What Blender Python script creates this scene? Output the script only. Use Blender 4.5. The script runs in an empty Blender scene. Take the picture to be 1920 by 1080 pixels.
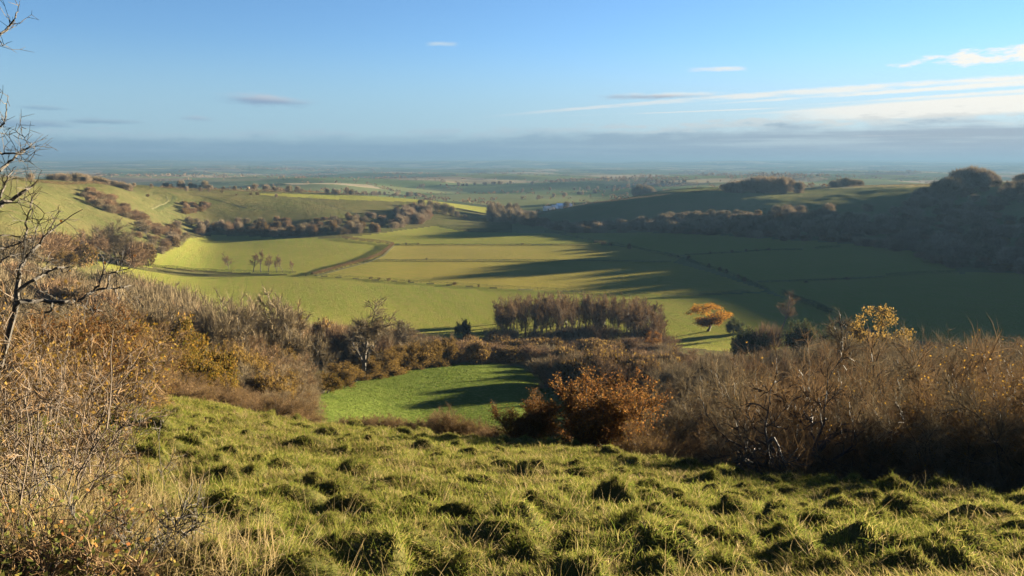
import bpy, math, random
import numpy as np
from math import radians, sin, cos, tan, atan, atan2, pi, sqrt, log, exp, degrees
from mathutils import Vector, Matrix

C = bpy.context.scene.collection
SC = bpy.context.scene

# ------------------------------------------------------------------ camera, sky, sun, exposure
TH = radians(9.17)          # downward pitch
FPX = 1450.0                # focal length in pixels of a 1920 px wide frame
cam_d = bpy.data.cameras.new("camera")
cam_d.sensor_width = 36.0
cam_d.lens = 36.0 * FPX / 1920.0
cam_d.clip_start = 0.1
cam_d.clip_end = 60000.0
cam = bpy.data.objects.new("camera", cam_d)
cam.rotation_euler = (pi / 2 - TH, 0, 0)
C.objects.link(cam)
SC.camera = cam

SUN_AZ, SUN_EL = radians(58.0), radians(6.3)
SUN_DIR = Vector((sin(SUN_AZ) * cos(SUN_EL), cos(SUN_AZ) * cos(SUN_EL), sin(SUN_EL)))
SC.view_settings.view_transform = 'Standard'
SC.view_settings.look = 'None'
SC.view_settings.gamma = 1.0
SC.view_settings.use_curve_mapping = False
SC.view_settings.exposure = 3.82
SUN_STRENGTH, SKY_STRENGTH = 4.6, 0.05

sun_d = bpy.data.lights.new("sun", 'SUN')
sun_d.energy = SUN_STRENGTH
sun_d.angle = radians(0.53)
sun_d.color = (1.0, 0.85, 0.60)
sun = bpy.data.objects.new("sun", sun_d)
sun.rotation_euler = (-SUN_DIR).to_track_quat('-Z', 'Y').to_euler()
sun.location = (200, 120, 60)
C.objects.link(sun)

SC.render.engine = 'CYCLES'
cy = SC.cycles
cy.use_denoising = True
try:
    cy.denoiser = 'OPENIMAGEDENOISE'
except Exception:
    pass
cy.max_bounces = 5
cy.diffuse_bounces = 3
cy.glossy_bounces = 1
cy.transmission_bounces = 3
cy.transparent_max_bounces = 4
cy.volume_bounces = 0
cy.use_adaptive_sampling = True
cy.adaptive_threshold = 0.02
cy.sample_clamp_indirect = 4.0


class N:
    """a socket of a node tree with arithmetic"""
    def __init__(s, nt, sock): s.nt, s.k = nt, sock
    def m(s, op, *a):
        n = s.nt.nodes.new('ShaderNodeMath'); n.operation = op
        for i, v in enumerate((s,) + a):
            if isinstance(v, N): s.nt.links.new(v.k, n.inputs[i])
            else: n.inputs[i].default_value = v
        return N(s.nt, n.outputs[0])
    def __add__(s, o): return s.m('ADD', o)
    def __sub__(s, o): return s.m('SUBTRACT', o)
    def __mul__(s, o): return s.m('MULTIPLY', o)
    def __truediv__(s, o): return s.m('DIVIDE', o)
    def __rsub__(s, o): return (s * -1.0) + o
    __radd__ = __add__
    __rmul__ = __mul__
    def step(s, a, b):
        n = s.nt.nodes.new('ShaderNodeMapRange'); n.interpolation_type = 'SMOOTHSTEP'
        s.nt.links.new(s.k, n.inputs[0])
        lo, hi = (a, b) if a < b else (b, a)
        n.inputs[1].default_value = lo; n.inputs[2].default_value = hi
        n.inputs[3].default_value = 0.0 if a < b else 1.0
        n.inputs[4].default_value = 1.0 if a < b else 0.0
        return N(s.nt, n.outputs[0])


def lk(nt, a, b): nt.links.new(a.k if isinstance(a, N) else a, b)

def combine(nt, x, y, z):
    n = nt.nodes.new('ShaderNodeCombineXYZ')
    for i, v in enumerate((x, y, z)):
        if isinstance(v, N): nt.links.new(v.k, n.inputs[i])
        else: n.inputs[i].default_value = v
    return N(nt, n.outputs[0])

def noise(nt, vec, scale, detail=4.0, rough=0.55, dist=0.0, out=0):
    n = nt.nodes.new('ShaderNodeTexNoise')
    if vec is not None: lk(nt, vec, n.inputs['Vector'])
    n.inputs['Scale'].default_value = scale; n.inputs['Detail'].default_value = detail
    n.inputs['Roughness'].default_value = rough; n.inputs['Distortion'].default_value = dist
    return N(nt, n.outputs[out])

def mixc(nt, fac, a, b, mode='MIX'):
    n = nt.nodes.new('ShaderNodeMix'); n.data_type = 'RGBA'; n.blend_type = mode; n.clamp_factor = True
    for v, k in ((fac, n.inputs[0]), (a, n.inputs[6]), (b, n.inputs[7])):
        if isinstance(v, N): nt.links.new(v.k, k)
        elif isinstance(v, (int, float)): k.default_value = v
        else: k.default_value = (*v, 1.0)
    return N(nt, n.outputs[2])


def build_world():
    w = bpy.data.worlds.new("World"); SC.world = w; w.use_nodes = True
    nt = w.node_tree; nt.nodes.clear()
    out = nt.nodes.new('ShaderNodeOutputWorld'); bg = nt.nodes.new('ShaderNodeBackground')
    sky = nt.nodes.new('ShaderNodeTexSky'); sky.sky_type = 'NISHITA'; sky.sun_disc = False
    sky.sun_elevation = SUN_EL; sky.sun_rotation = SUN_AZ
    sky.air_density = 0.9; sky.dust_density = 0.0; sky.ozone_density = 4.0; sky.altitude = 150
    tc = nt.nodes.new('ShaderNodeTexCoord')
    sep = nt.nodes.new('ShaderNodeSeparateXYZ'); nt.links.new(tc.outputs['Generated'], sep.inputs[0])
    X, Y, Z = (N(nt, sep.outputs[i]) for i in range(3))
    e = Z.m('ARCSINE') * (180 / pi)                 # elevation in degrees
    a = X.m('ARCTAN2', Y) * (180 / pi)              # azimuth in degrees, 0 straight ahead
    # sky colour of the clear part
    clear = mixc(nt, 1.0, N(nt, sky.outputs[0]), (0.49, 0.41, 0.405), 'MULTIPLY')
    K = 1.0 / SKY_STRENGTH / (2 ** SC.view_settings.exposure)     # cloud colours below are as seen in the picture
    lift = e.step(16.0, 0.0) * 0.0
    vec = combine(nt, a * 0.12, e * 0.55, 0.0)
    n1 = noise(nt, vec, 1.0, 7.0, 0.6)
    vec2 = combine(nt, a * 0.035 + 7.0, e * 0.6, 3.0)
    n2 = noise(nt, vec2, 1.0, 5.0, 0.55)
    n3 = noise(nt, combine(nt, a * 0.35, e * 1.6, 9.0), 1.0, 5.0, 0.6)
    col = clear
    rightness = a.step(-12.0, 34.0)
    warm = mixc(nt, rightness, (0.60, 0.74, 0.84), (1.05, 1.02, 0.93))     # sunlit cloud
    grey = mixc(nt, rightness, (0.24, 0.40, 0.55), (0.33, 0.39, 0.49))     # cloud in its own shade

    def layer(col, mask, c):
        cc = mixc(nt, 1.0, c, (K, K, K), 'MULTIPLY')
        return mixc(nt, mask, col, cc)
    # pale veil low over the horizon
    veil = mixc(nt, rightness, (0.36, 0.58, 0.76), (0.62, 0.76, 0.86))
    col = layer(col, e.step(9.0, 2.0) * 0.75, veil)
    # thin high streaks (spreading contrails), fanning out of a point low on the horizon
    def streak(col, a0, e0, slope, curve, wid, grow, alo, ahi, amt, seed):
        d = a - a0
        line = d * slope + d * d * curve + e0
        w_ = (d * grow + wid).m('MAXIMUM', 0.03)
        rag = (noise(nt, combine(nt, a * 0.9 + seed, e * 3.0, seed), 1.0, 6.0, 0.65) - 0.5) * 1.1
        q = ((e - line) / w_ + rag).m('ABSOLUTE')
        brk = noise(nt, combine(nt, a * 0.16 + seed, e * 1.4, seed + 4.0), 1.0, 4.0, 0.6).step(0.28, 0.55)
        mask = q.step(1.0, 0.25) * a.step(alo, alo + 9.0) * a.step(ahi + 4, ahi) * brk * amt
        return layer(col, mask, warm)
    col = streak(col, -3.0, 3.2, 0.096, -0.0013, 0.07, 0.0105, -4.0, 70.0, 0.95, 1.7)
    col = streak(col, 14.4, 4.1, 0.050, -0.0007, 0.08, 0.0085, 12.0, 70.0, 0.9, 5.1)
    col = streak(col, 4.7, 3.4, 0.024, 0.0, 0.04, 0.002, 1.0, 16.0, 0.8, 11.3)
    col = streak(col, 20.0, 3.88, 0.042, -0.0006, 0.07, 0.009, 18.0, 70.0, 0.85, 14.9)
    col = streak(col, 15.5, 3.32, 0.042, -0.0005, 0.07, 0.010, 14.0, 70.0, 0.8, 23.7)
    # cumulus shreds up right
    cu = noise(nt, combine(nt, a * 0.45 + 3.0, e * 1.5 - a * 0.08, 21.0), 1.0, 9.0, 0.7)
    win = (e - 6.4 - (a - 28.0) * 0.03).m('ABSOLUTE').step(0.95, 0.1) * a.step(21.0, 31.0) * a.step(60.0, 45.0)
    col = layer(col, (cu + win * 0.36).step(0.68, 0.88) * win.step(0.0, 0.3), warm)
    win = (e - 6.42).m('ABSOLUTE').step(0.35, 0.05) * ((a - 14.5) / 3.2).m('ABSOLUTE').step(1.0, 0.4)
    col = layer(col, (n3 * 0.7 + n1 * 0.3 + win * 0.30).step(0.62, 0.95) * win, warm)
    win = (e - 8.3).m('ABSOLUTE').step(0.3, 0.05) * ((a + 5.0) / 2.0).m('ABSOLUTE').step(1.0, 0.3)
    col = layer(col, (n3 * 0.7 + n1 * 0.3 + win * 0.30).step(0.62, 0.95) * win * 0.8, warm)
    # bright billows above the bank on the sunny side
    win = (e - 3.5 - (a - 30.0) * 0.03).m('ABSOLUTE').step(0.8, 0.15) * a.step(14.0, 30.0) * a.step(90.0, 60.0)
    col = layer(col, (n2 * 0.6 + n1 * 0.4 + win * 0.36).step(0.48, 0.70) * win.step(0.0, 0.5), warm)
    # small lens clouds
    def lens(col, ac, ec, wa, we, amt, c1, c2):
        qa = (a - ac) / wa
        dist = (qa * qa + ((e - ec) / we).m('POWER', 2.0)).m('SQRT') + (n3 - 0.5) * 2.0 + (n1 - 0.5) * 0.9
        m = dist.step(1.15, 0.1) * amt
        shade = mixc(nt, ((e - ec) / we + qa * 0.4).step(-0.4, 0.8), c1, c2)
        return layer(col, m, shade)
    col = lens(col, -17.4, 4.28, 3.2, 0.46, 0.9, (0.27, 0.39, 0.56), (0.60, 0.62, 0.68))
    col = lens(col, -27.3, 2.62, 2.4, 0.24, 0.8, (0.24, 0.38, 0.54), (0.36, 0.50, 0.62))
    col = lens(col, -31.8, 2.4, 4.0, 0.32, 0.8, (0.24, 0.38, 0.55), (0.34, 0.48, 0.62))
    col = lens(col, -30.3, 3.4, 1.8, 0.16, 0.6, (0.26, 0.42, 0.58), (0.38, 0.54, 0.66))
    col = lens(col, -21.8, 2.97, 1.3, 0.2, 0.7, (0.32, 0.45, 0.60), (0.50, 0.58, 0.68))
    col = lens(col, 10.6, 4.7, 4.2, 0.30, 0.95, (0.42, 0.47, 0.56), (0.98, 0.95, 0.88))
    # the grey bank along the horizon, with a lit lumpy upper edge
    lump = (n1 - 0.5) * 1.8 + (n3 - 0.5) * 1.5 + (n2 - 0.5) * 1.2
    top = a * 0.012 + 2.25 + rightness * 0.5 + lump
    rim = (top - e).step(-0.25, 0.05) * (top - e).step(0.65, 0.1)
    body = (top - e).step(-0.2, 0.9) * (noise(nt, combine(nt, a * 0.07, e * 1.9, 41.0), 1.0, 6.0, 0.6).step(0.30, 0.56) * 0.55 + 0.45)
    rimc = mixc(nt, rightness, (0.44, 0.60, 0.72), (0.85, 0.85, 0.80))
    col = layer(col, body * 0.82, grey)
    col = layer(col, rim * n3.step(0.40, 0.58) * 0.8, rimc)
    slits = noise(nt, combine(nt, a * 0.13 + 30.0, e * 4.2, 5.0), 1.0, 4.0, 0.55).step(0.60, 0.72) * e.step(0.5, 1.3) * a.step(-30.0, 10.0)
    col = layer(col, slits * body * 0.45, rimc)
    haze_c = mixc(nt, rightness, (0.20, 0.35, 0.55), (0.33, 0.42, 0.57))
    col = layer(col, e.step(1.8, 0.0) * 0.9, haze_c)
    lk(nt, col, bg.inputs[0]); bg.inputs[1].default_value = SKY_STRENGTH
    nt.links.new(bg.outputs[0], out.inputs[0])

build_world()

# ------------------------------------------------------------------ picture geometry used to find real places
def ray(px, py):
    u = (px - 960.0) / FPX; v = (py - 540.0) / FPX
    return u, cos(TH) - v * sin(TH), -sin(TH) - v * cos(TH)

def azt(px, py):
    x, y, z = ray(px, py)
    return atan2(x, y), z / sqrt(x * x + y * y)

def project(x, y, z):
    f = y * cos(TH) - z * sin(TH); up = y * sin(TH) + z * cos(TH)
    return 960 + FPX * x / f, 540 - FPX * up / f

# ------------------------------------------------------------------ height of the land
def hash2(ix, iy, seed):
    h = (ix.astype(np.int64) * 374761393 + iy.astype(np.int64) * 668265263 + seed * 1442695041) & 0xFFFFFFFF
    h = ((h ^ (h >> 13)) * 1274126177) & 0xFFFFFFFF
    h = h ^ (h >> 16)
    return (h & 0xFFFF) / 65535.0

def vnoise(x, y, seed=0):
    x = np.asarray(x, float); y = np.asarray(y, float)
    ix = np.floor(x); iy = np.floor(y); fx = x - ix; fy = y - iy
    fx = fx * fx * fx * (fx * (fx * 6 - 15) + 10); fy = fy * fy * fy * (fy * (fy * 6 - 15) + 10)
    a = hash2(ix, iy, seed); b = hash2(ix + 1, iy, seed); c = hash2(ix, iy + 1, seed); d = hash2(ix + 1, iy + 1, seed)
    return (a + (b - a) * fx + (c - a) * fy + (a - b - c + d) * fx * fy) * 2 - 1

def fbm(x, y, seed=0, octv=4, gain=0.5):
    s = 0; amp = 1.0; tot = 0
    for o in range(octv):
        s = s + amp * vnoise(x * 2 ** o + 17.3 * o, y * 2 ** o - 9.1 * o, seed + o); tot += amp; amp *= gain
    return s / tot

def pchip(x, y, q):
    """x (n,), y (n,m), q (k,) -> (k,m)"""
    x = np.asarray(x, float); y = np.asarray(y, float)
    h = np.diff(x)[:, None]; d = np.diff(y, axis=0) / h
    m = np.zeros_like(y)
    w1 = 2 * h[1:] + h[:-1]; w2 = h[1:] + 2 * h[:-1]
    same = d[1:] * d[:-1] > 0
    with np.errstate(divide='ignore', invalid='ignore'):
        hm = (w1 + w2) / (w1 / d[:-1] + w2 / d[1:])
    m[1:-1] = np.where(same, hm, 0.0)
    m[0] = d[0]; m[-1] = d[-1]
    i = np.clip(np.searchsorted(x, q) - 1, 0, len(x) - 2)
    t = ((q - x[i]) / (x[i + 1] - x[i]))[:, None]; hh = (x[i + 1] - x[i])[:, None]
    return ((1 + 2 * t) * (1 - t) ** 2 * y[i] + t * (1 - t) ** 2 * hh * m[i] + t * t * (3 - 2 * t) * y[i + 1] + t * t * (t - 1) * hh * m[i + 1])

def z_near(x, y):
    return -1.5 - 0.29 * y - 0.0004 * y * np.abs(y) + np.where(x > 0, -0.055 * x, 0.006 * x * np.minimum(-x, 40) * -1.0 * -1.0 * -1.0)

FAR = [(4000, -61), (7500, -58), (10500, -46), (13500, 12), (16000, 14)]
COL = {   # reference column (px) : brow distance, [(distance, 'z' height | 'p' picture row)]
    -900: (40, [(60, -18), (150, -32), (300, -32), (450, -12), (700, -2), (1500, -14)]),
    -200: (36, [(60, -17), (120, -27), (250, -37), (330, -38), (420, -27), (560, -7), (800, -7), (1200, -30), (2500, -60)]),
    0: (34, [(60, -17.5), (120, -28.5), (220, -36.5), (330, 'p', 515), (430, 'p', 440), (500, 'p', 390), (600, 'p', 339), (700, -9.5), (900, -20), (1300, -45), (2500, -62)]),
    200: (34, [(60, -17.5), (120, -31), (220, -45), (330, -54), (430, -57), (480, 'p', 487), (560, 'p', 440), (650, 'p', 392), (760, 'p', 348), (850, -20), (1100, -30), (1600, -55), (2500, -62)]),
    400: (32, [(50, -15.7), (80, -25), (130, -37), (220, -51), (330, -61.5), (415, -64), (720, 'p', 447), (770, 'p', 425), (830, 'p', 400), (930, 'p', 361), (1050, 'p', 355), (1300, -42), (1700, -55), (2500, -62)]),
    600: (29, [(45, -16.5), (70, -24.5), (100, -33), (150, -43.5), (230, -56), (315, -63.5), (450, -65), (690, 'p', 445), (760, 'p', 418), (830, 'p', 400), (950, 'p', 373), (1080, 'p', 363), (1400, -52), (1900, 'p', 350), (2700, -62)]),
    800: (26.5, [(33, -12.1), (45, -17.0), (70, -26), (115, 'p', 795), (185, 'p', 687), (240, -60), (300, -65), (450, -66), (800, 'p', 426), (900, 'p', 402), (1060, 'p', 377), (1200, -56), (1500, -66), (2500, -65)]),
    960: (24.5, [(30, -11.4), (45, -17.4), (70, -26.5), (110, -38.5), (185, 'p', 687), (240, -60), (300, -66), (450, -66), (750, -66.5), (960, 'p', 414), (1150, -70), (1500, -66), (2500, -64)]),
    1100: (22.5, [(29, -11.3), (45, -17.9), (80, -31), (125, -43), (180, -51), (240, -60), (300, -66), (500, -66), (750, 'p', 436), (850, 'p', 419), (1000, 'p', 386), (1080, -56), (1250, -64), (1600, 'p', 370), (2600, -62)]),
    1300: (20.3, [(27, -11.9), (40, -17.4), (80, -30), (125, -41), (180, -50), (240, -60), (300, -66), (500, -66), (700, 'p', 445), (760, 'p', 425), (830, 'p', 402), (960, 'p', 361), (1150, 'p', 351), (1400, -48), (1800, -56), (2600, -60)]),
    1500: (18.5, [(24, -10.7), (35, -15.9), (80, -28), (125, -37), (180, -48), (240, -59), (300, -66), (450, -66), (615, 'p', 464), (680, 'p', 435), (760, 'p', 400), (850, 'p', 378), (980, 'p', 362), (1150, 'p', 351), (1400, -42), (1800, -55), (2600, -60)]),
    1700: (17.3, [(32, -14.5), (60, -22.5), (100, -30), (180, -47), (240, -58), (300, -66), (450, -66), (575, 'p', 480), (650, 'p', 445), (750, 'p', 403), (880, 'p', 360), (960, 'p', 351), (1120, 'p', 346), (1400, -40), (1800, -55), (2600, -60)]),
    1920: (16.5, [(30, -13.4), (60, -22), (100, -29), (180, -46), (240, -58), (300, -66), (420, -66.5), (520, 'p', 512), (600, 'p', 462), (690, 'p', 410), (810, 'p', 346), (950, 'p', 339), (1300, -32), (1800, -55)]),
    2400: (16, [(30, -11), (60, -22), (100, -34), (180, -48), (240, -56), (300, -60), (400, -60), (470, -50), (600, -25), (740, -11), (850, -9), (1200, -24), (2000, -50)]),
    3400: (16, [(30, -11), (100, -31), (200, -45), (300, -50), (380, -48), (480, -36), (620, -20), (800, -12), (1200, -20), (2000, -40)]),
}
LR = np.linspace(log(0.4), log(17000), 900)
def profiles():
    rows = []
    for px0, (rb, nodes) in COL.items():
        a, _ = azt(px0, 430)
        ks = [0.4, 1, 2.5, 4, 6, 8, 10, 12, 14, 17, 20, 23, 26, 29, 32, 36, 40]
        zb0 = float(z_near(rb * sin(a), rb * cos(a)))
        pyb = float(np.interp(px0, [0, 200, 400, 600, 800, 960, 1100, 1300, 1500, 1700, 1920], [704, 731, 763, 798, 815, 828, 840, 872, 900, 922, 940]))
        zb = azt(px0, pyb)[1] * rb - 0.12 if 0 <= px0 <= 1920 else zb0 - 0.5
        kk = (zb + 1.5) / (zb0 + 1.5)
        pts = [(r, -1.5 + kk * (float(z_near(r * sin(a), r * cos(a))) + 1.5)) for r in ks if r < rb * 0.97] + [(rb, zb)]
        for nd in nodes:
            if len(nd) == 2: pts.append(nd)
            else:
                _, t = azt(px0, nd[2]); pts.append((nd[0], t * nd[0]))
        pts += [p for p in FAR if p[0] > pts[-1][0] * 1.3]
        p = np.array(pts)
        rows.append((a, pchip(np.log(p[:, 0]), p[:, 1:2], LR)[:, 0]))
    for a_deg in (-180, -140, -100, -72, 84, 110, 145, 180):
        a = radians(a_deg)
        pts = [(r, float(z_near(r * sin(a), r * cos(a)))) for r in (0.4, 1, 2.5, 4, 6, 8, 10, 14, 20, 26)]
        z20 = pts[-1][1]
        back = cos(a)
        pts += [(60, z20 + (9 if back < -0.2 else -8)), (150, z20 + (16 if back < -0.2 else -18)), (400, z20 + (16 if back < -0.2 else -14)), (900, 6 if back > -0.2 else 22), (1500, 4), (4000, -40), (10500, -40), (16000, 5)]
        p = np.array(pts)
        rows.append((a, pchip(np.log(p[:, 0]), p[:, 1:2], LR)[:, 0]))
    rows.sort(key=lambda t: t[0])
    return np.array([r[0] for r in rows]), np.array([r[1] for r in rows])

NAZ = 1801
AZ = np.linspace(-pi, pi, NAZ)
_a, _T = profiles()
TAB = pchip(_a, _T, AZ)
def _blur(T, n, axis):
    k = np.hanning(2 * n + 3)[1:-1]; k /= k.sum()
    pad = [(0, 0), (0, 0)]; pad[axis] = (n, n)
    P = np.pad(T, pad, mode='wrap' if axis == 0 else 'edge')
    out = np.zeros_like(T)
    for i, w in enumerate(k):
        out += w * (P[i:i + T.shape[0]] if axis == 0 else P[:, i:i + T.shape[1]])
    return out
TAB = _blur(TAB, 8, 0); TAB = _blur(TAB, 5, 1)

def H(x, y):
    """ground height, metres relative to the eye"""
    x = np.asarray(x, float); y = np.asarray(y, float)
    r = np.maximum(np.hypot(x, y), 0.41); a = np.arctan2(x, y)
    fi = (a + pi) / (2 * pi) * (NAZ - 1); fj = (np.log(r) - LR[0]) / (LR[1] - LR[0])
    i = np.clip(fi.astype(int), 0, NAZ - 2); j = np.clip(fj.astype(int), 0, len(LR) - 2)
    ti = np.clip(fi - i, 0, 1); tj = np.clip(fj - j, 0, 1)
    z = (TAB[i, j] * (1 - ti) + TAB[i + 1, j] * ti) * (1 - tj) + (TAB[i, j + 1] * (1 - ti) + TAB[i + 1, j + 1] * ti) * tj
    near = np.clip((60 - r) / 30, 0, 1)
    z = z + near * (0.15 * fbm(x / 2.2, y / 2.2, 3, 3) + 0.15 * np.clip(fbm(x / 0.7, y / 0.7, 8, 2), -0.15, 1))
    z = z + np.clip((r - 150) / 200, 0, 1) * np.clip((1500 - r) / 500, 0, 1) * (0.5 * fbm(x / 70, y / 70, 5, 3))
    hill = np.clip((z + 60) / 20, 0, 1) * np.clip((r - 300) / 150, 0, 1) * np.clip((1400 - r) / 400, 0, 1)
    z = z + hill * (1.6 * fbm(x / 45, y / 45, 12, 3))
    far = np.clip((r - 1150) / 900, 0, 1)
    z = z + far * (25 * fbm(x / 700, y / 520, 21, 3)) + np.clip((r - 2500) / 4000, 0, 1) * (38 * fbm(x / 2600, y / 1300, 31, 2))
    return z

def hz(x, y): return float(H(np.array([x]), np.array([y]))[0])

_RR = np.exp(np.linspace(log(3.0), log(14000), 2600))
def gp(px, py, rmin=3.0, rmax=12000.0):
    """the place on the ground that shows at (px, py) of the photograph, searched from rmin outwards"""
    a, t = azt(px, py)
    rr = _RR[(_RR >= rmin) & (_RR <= rmax)]
    z = H(rr * sin(a), rr * cos(a))
    below = np.nonzero(z >= t * rr)[0]
    r = rr[below[0]] if len(below) else rr[int(np.argmax(z / rr))]
    return r * sin(a), r * cos(a), hz(r * sin(a), r * cos(a))

def at(px, r, py=500):
    a, _ = azt(px, py)
    x, y = r * sin(a), r * cos(a)
    return x, y, hz(x, y)

def height_to(px, py_top, r):
    """height above ground that reaches row py_top at distance r"""
    a, t = azt(px, py_top)
    return t * r - hz(r * sin(a), r * cos(a))

# ------------------------------------------------------------------ mesh and material helpers
def mk_mesh(name, V, F, mats=(), midx=None, smooth=False, normals=None, attrs=None):
    """F: (n,3) or (n,4) array, or list of both"""
    Fs = F if isinstance(F, (list, tuple)) else [F]
    Fs = [np.asarray(f, np.int32) for f in Fs if len(f)]
    me = bpy.data.meshes.new(name)
    V = np.asarray(V, np.float32)
    me.vertices.add(len(V)); me.vertices.foreach_set('co', V.ravel())
    nl = sum(f.size for f in Fs); npoly = sum(len(f) for f in Fs)
    me.loops.add(nl); me.polygons.add(npoly)
    me.loops.foreach_set('vertex_index', np.concatenate([f.ravel() for f in Fs]))
    tot = np.concatenate([np.full(len(f), f.shape[1], np.int32) for f in Fs])
    st = np.concatenate([[0], np.cumsum(tot)[:-1]]).astype(np.int32)
    me.polygons.foreach_set('loop_start', st)
    if midx is not None: me.polygons.foreach_set('material_index', np.asarray(midx, np.int32))
    me.polygons.foreach_set('use_smooth', np.full(npoly, smooth, dtype=bool))
    for m in mats: me.materials.append(m)
    if attrs:
        for k, v in attrs.items():
            at_ = me.attributes.new(k, 'FLOAT', 'POINT'); at_.data.foreach_set('value', np.asarray(v, np.float32))
    me.update(calc_edges=True)
    if normals is not None:
        me.normals_split_custom_set_from_vertices(np.asarray(normals, np.float32).tolist())
    return me

def link(name, data, parent=None, loc=None, rz=0.0, scale=None):
    o = bpy.data.objects.new(name, data); C.objects.link(o)
    if parent is not None: o.parent = parent
    if loc is not None: o.location = loc
    if rz: o.rotation_euler = (0, 0, rz)
    if scale is not None: o.scale = scale if hasattr(scale, '__len__') else (scale,) * 3
    return o

def tag(o, label=None, cat=None, group=None, kind=None):
    for k, v in (('label', label), ('category', cat), ('group', group), ('kind', kind)):
        if v: o[k] = v
    return o

def new_mat(name):
    m = bpy.data.materials.new(name); m.use_nodes = True
    nt = m.node_tree; nt.nodes.clear()
    out = nt.nodes.new('ShaderNodeOutputMaterial')
    return m, nt, out

def geo(nt, out): 
    n = nt.nodes.new('ShaderNodeNewGeometry'); return N(nt, n.outputs[out])
def attr(nt, name):
    n = nt.nodes.new('ShaderNodeAttribute'); n.attribute_name = name; return N(nt, n.outputs['Fac'])
def objrand(nt):
    n = nt.nodes.new('ShaderNodeObjectInfo'); return N(nt, n.outputs['Random'])
def position(nt): return geo(nt, 'Position')
def ramp(nt, fac, stops):
    n = nt.nodes.new('ShaderNodeValToRGB'); lk(nt, fac, n.inputs[0])
    el = n.color_ramp.elements
    while len(el) > 1: el.remove(el[-1])
    el[0].position = stops[0][0]; el[0].color = (*stops[0][1], 1)
    for p, c in stops[1:]:
        e_ = el.new(p); e_.color = (*c, 1)
    return N(nt, n.outputs[0])

def foliage_mat(name, stops, trans=0.35, obj_var=0.25):
    """small leaves, blades or twigs; each one takes its own tint"""
    m, nt, out = new_mat(name)
    isl = geo(nt, 'Random Per Island'); ob = objrand(nt)
    c = ramp(nt, isl, stops)
    if obj_var:
        v = ob * (2 * obj_var) + (1 - obj_var)
        c = mixc(nt, 1.0, c, combine(nt, v, v, v), 'MULTIPLY')
    d = nt.nodes.new('ShaderNodeBsdfDiffuse'); lk(nt, c, d.inputs[0])
    if trans > 0:
        t = nt.nodes.new('ShaderNodeBsdfTranslucent'); lk(nt, c, t.inputs[0])
        mx = nt.nodes.new('ShaderNodeMixShader'); mx.inputs[0].default_value = trans
        nt.links.new(d.outputs[0], mx.inputs[1]); nt.links.new(t.outputs[0], mx.inputs[2])
        nt.links.new(mx.outputs[0], out.inputs[0])
    else: nt.links.new(d.outputs[0], out.inputs[0])
    return m

def bark_mat(name, c1, c2, scale=9.0):
    m, nt, out = new_mat(name)
    tc = nt.nodes.new('ShaderNodeTexCoord')
    n = noise(nt, N(nt, tc.outputs['Object']), scale, 5.0, 0.65)
    c = mixc(nt, n.step(0.35, 0.68), c1, c2)
    p = nt.nodes.new('ShaderNodeBsdfPrincipled'); lk(nt, c, p.inputs['Base Color']); p.inputs['Roughness'].default_value = 0.9
    b = nt.nodes.new('ShaderNodeBump'); b.inputs['Strength'].default_value = 0.5; b.inputs['Distance'].default_value = 0.02
    lk(nt, n, b.inputs['Height']); nt.links.new(b.outputs[0], p.inputs['Normal'])
    nt.links.new(p.outputs[0], out.inputs[0])
    return m

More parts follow.
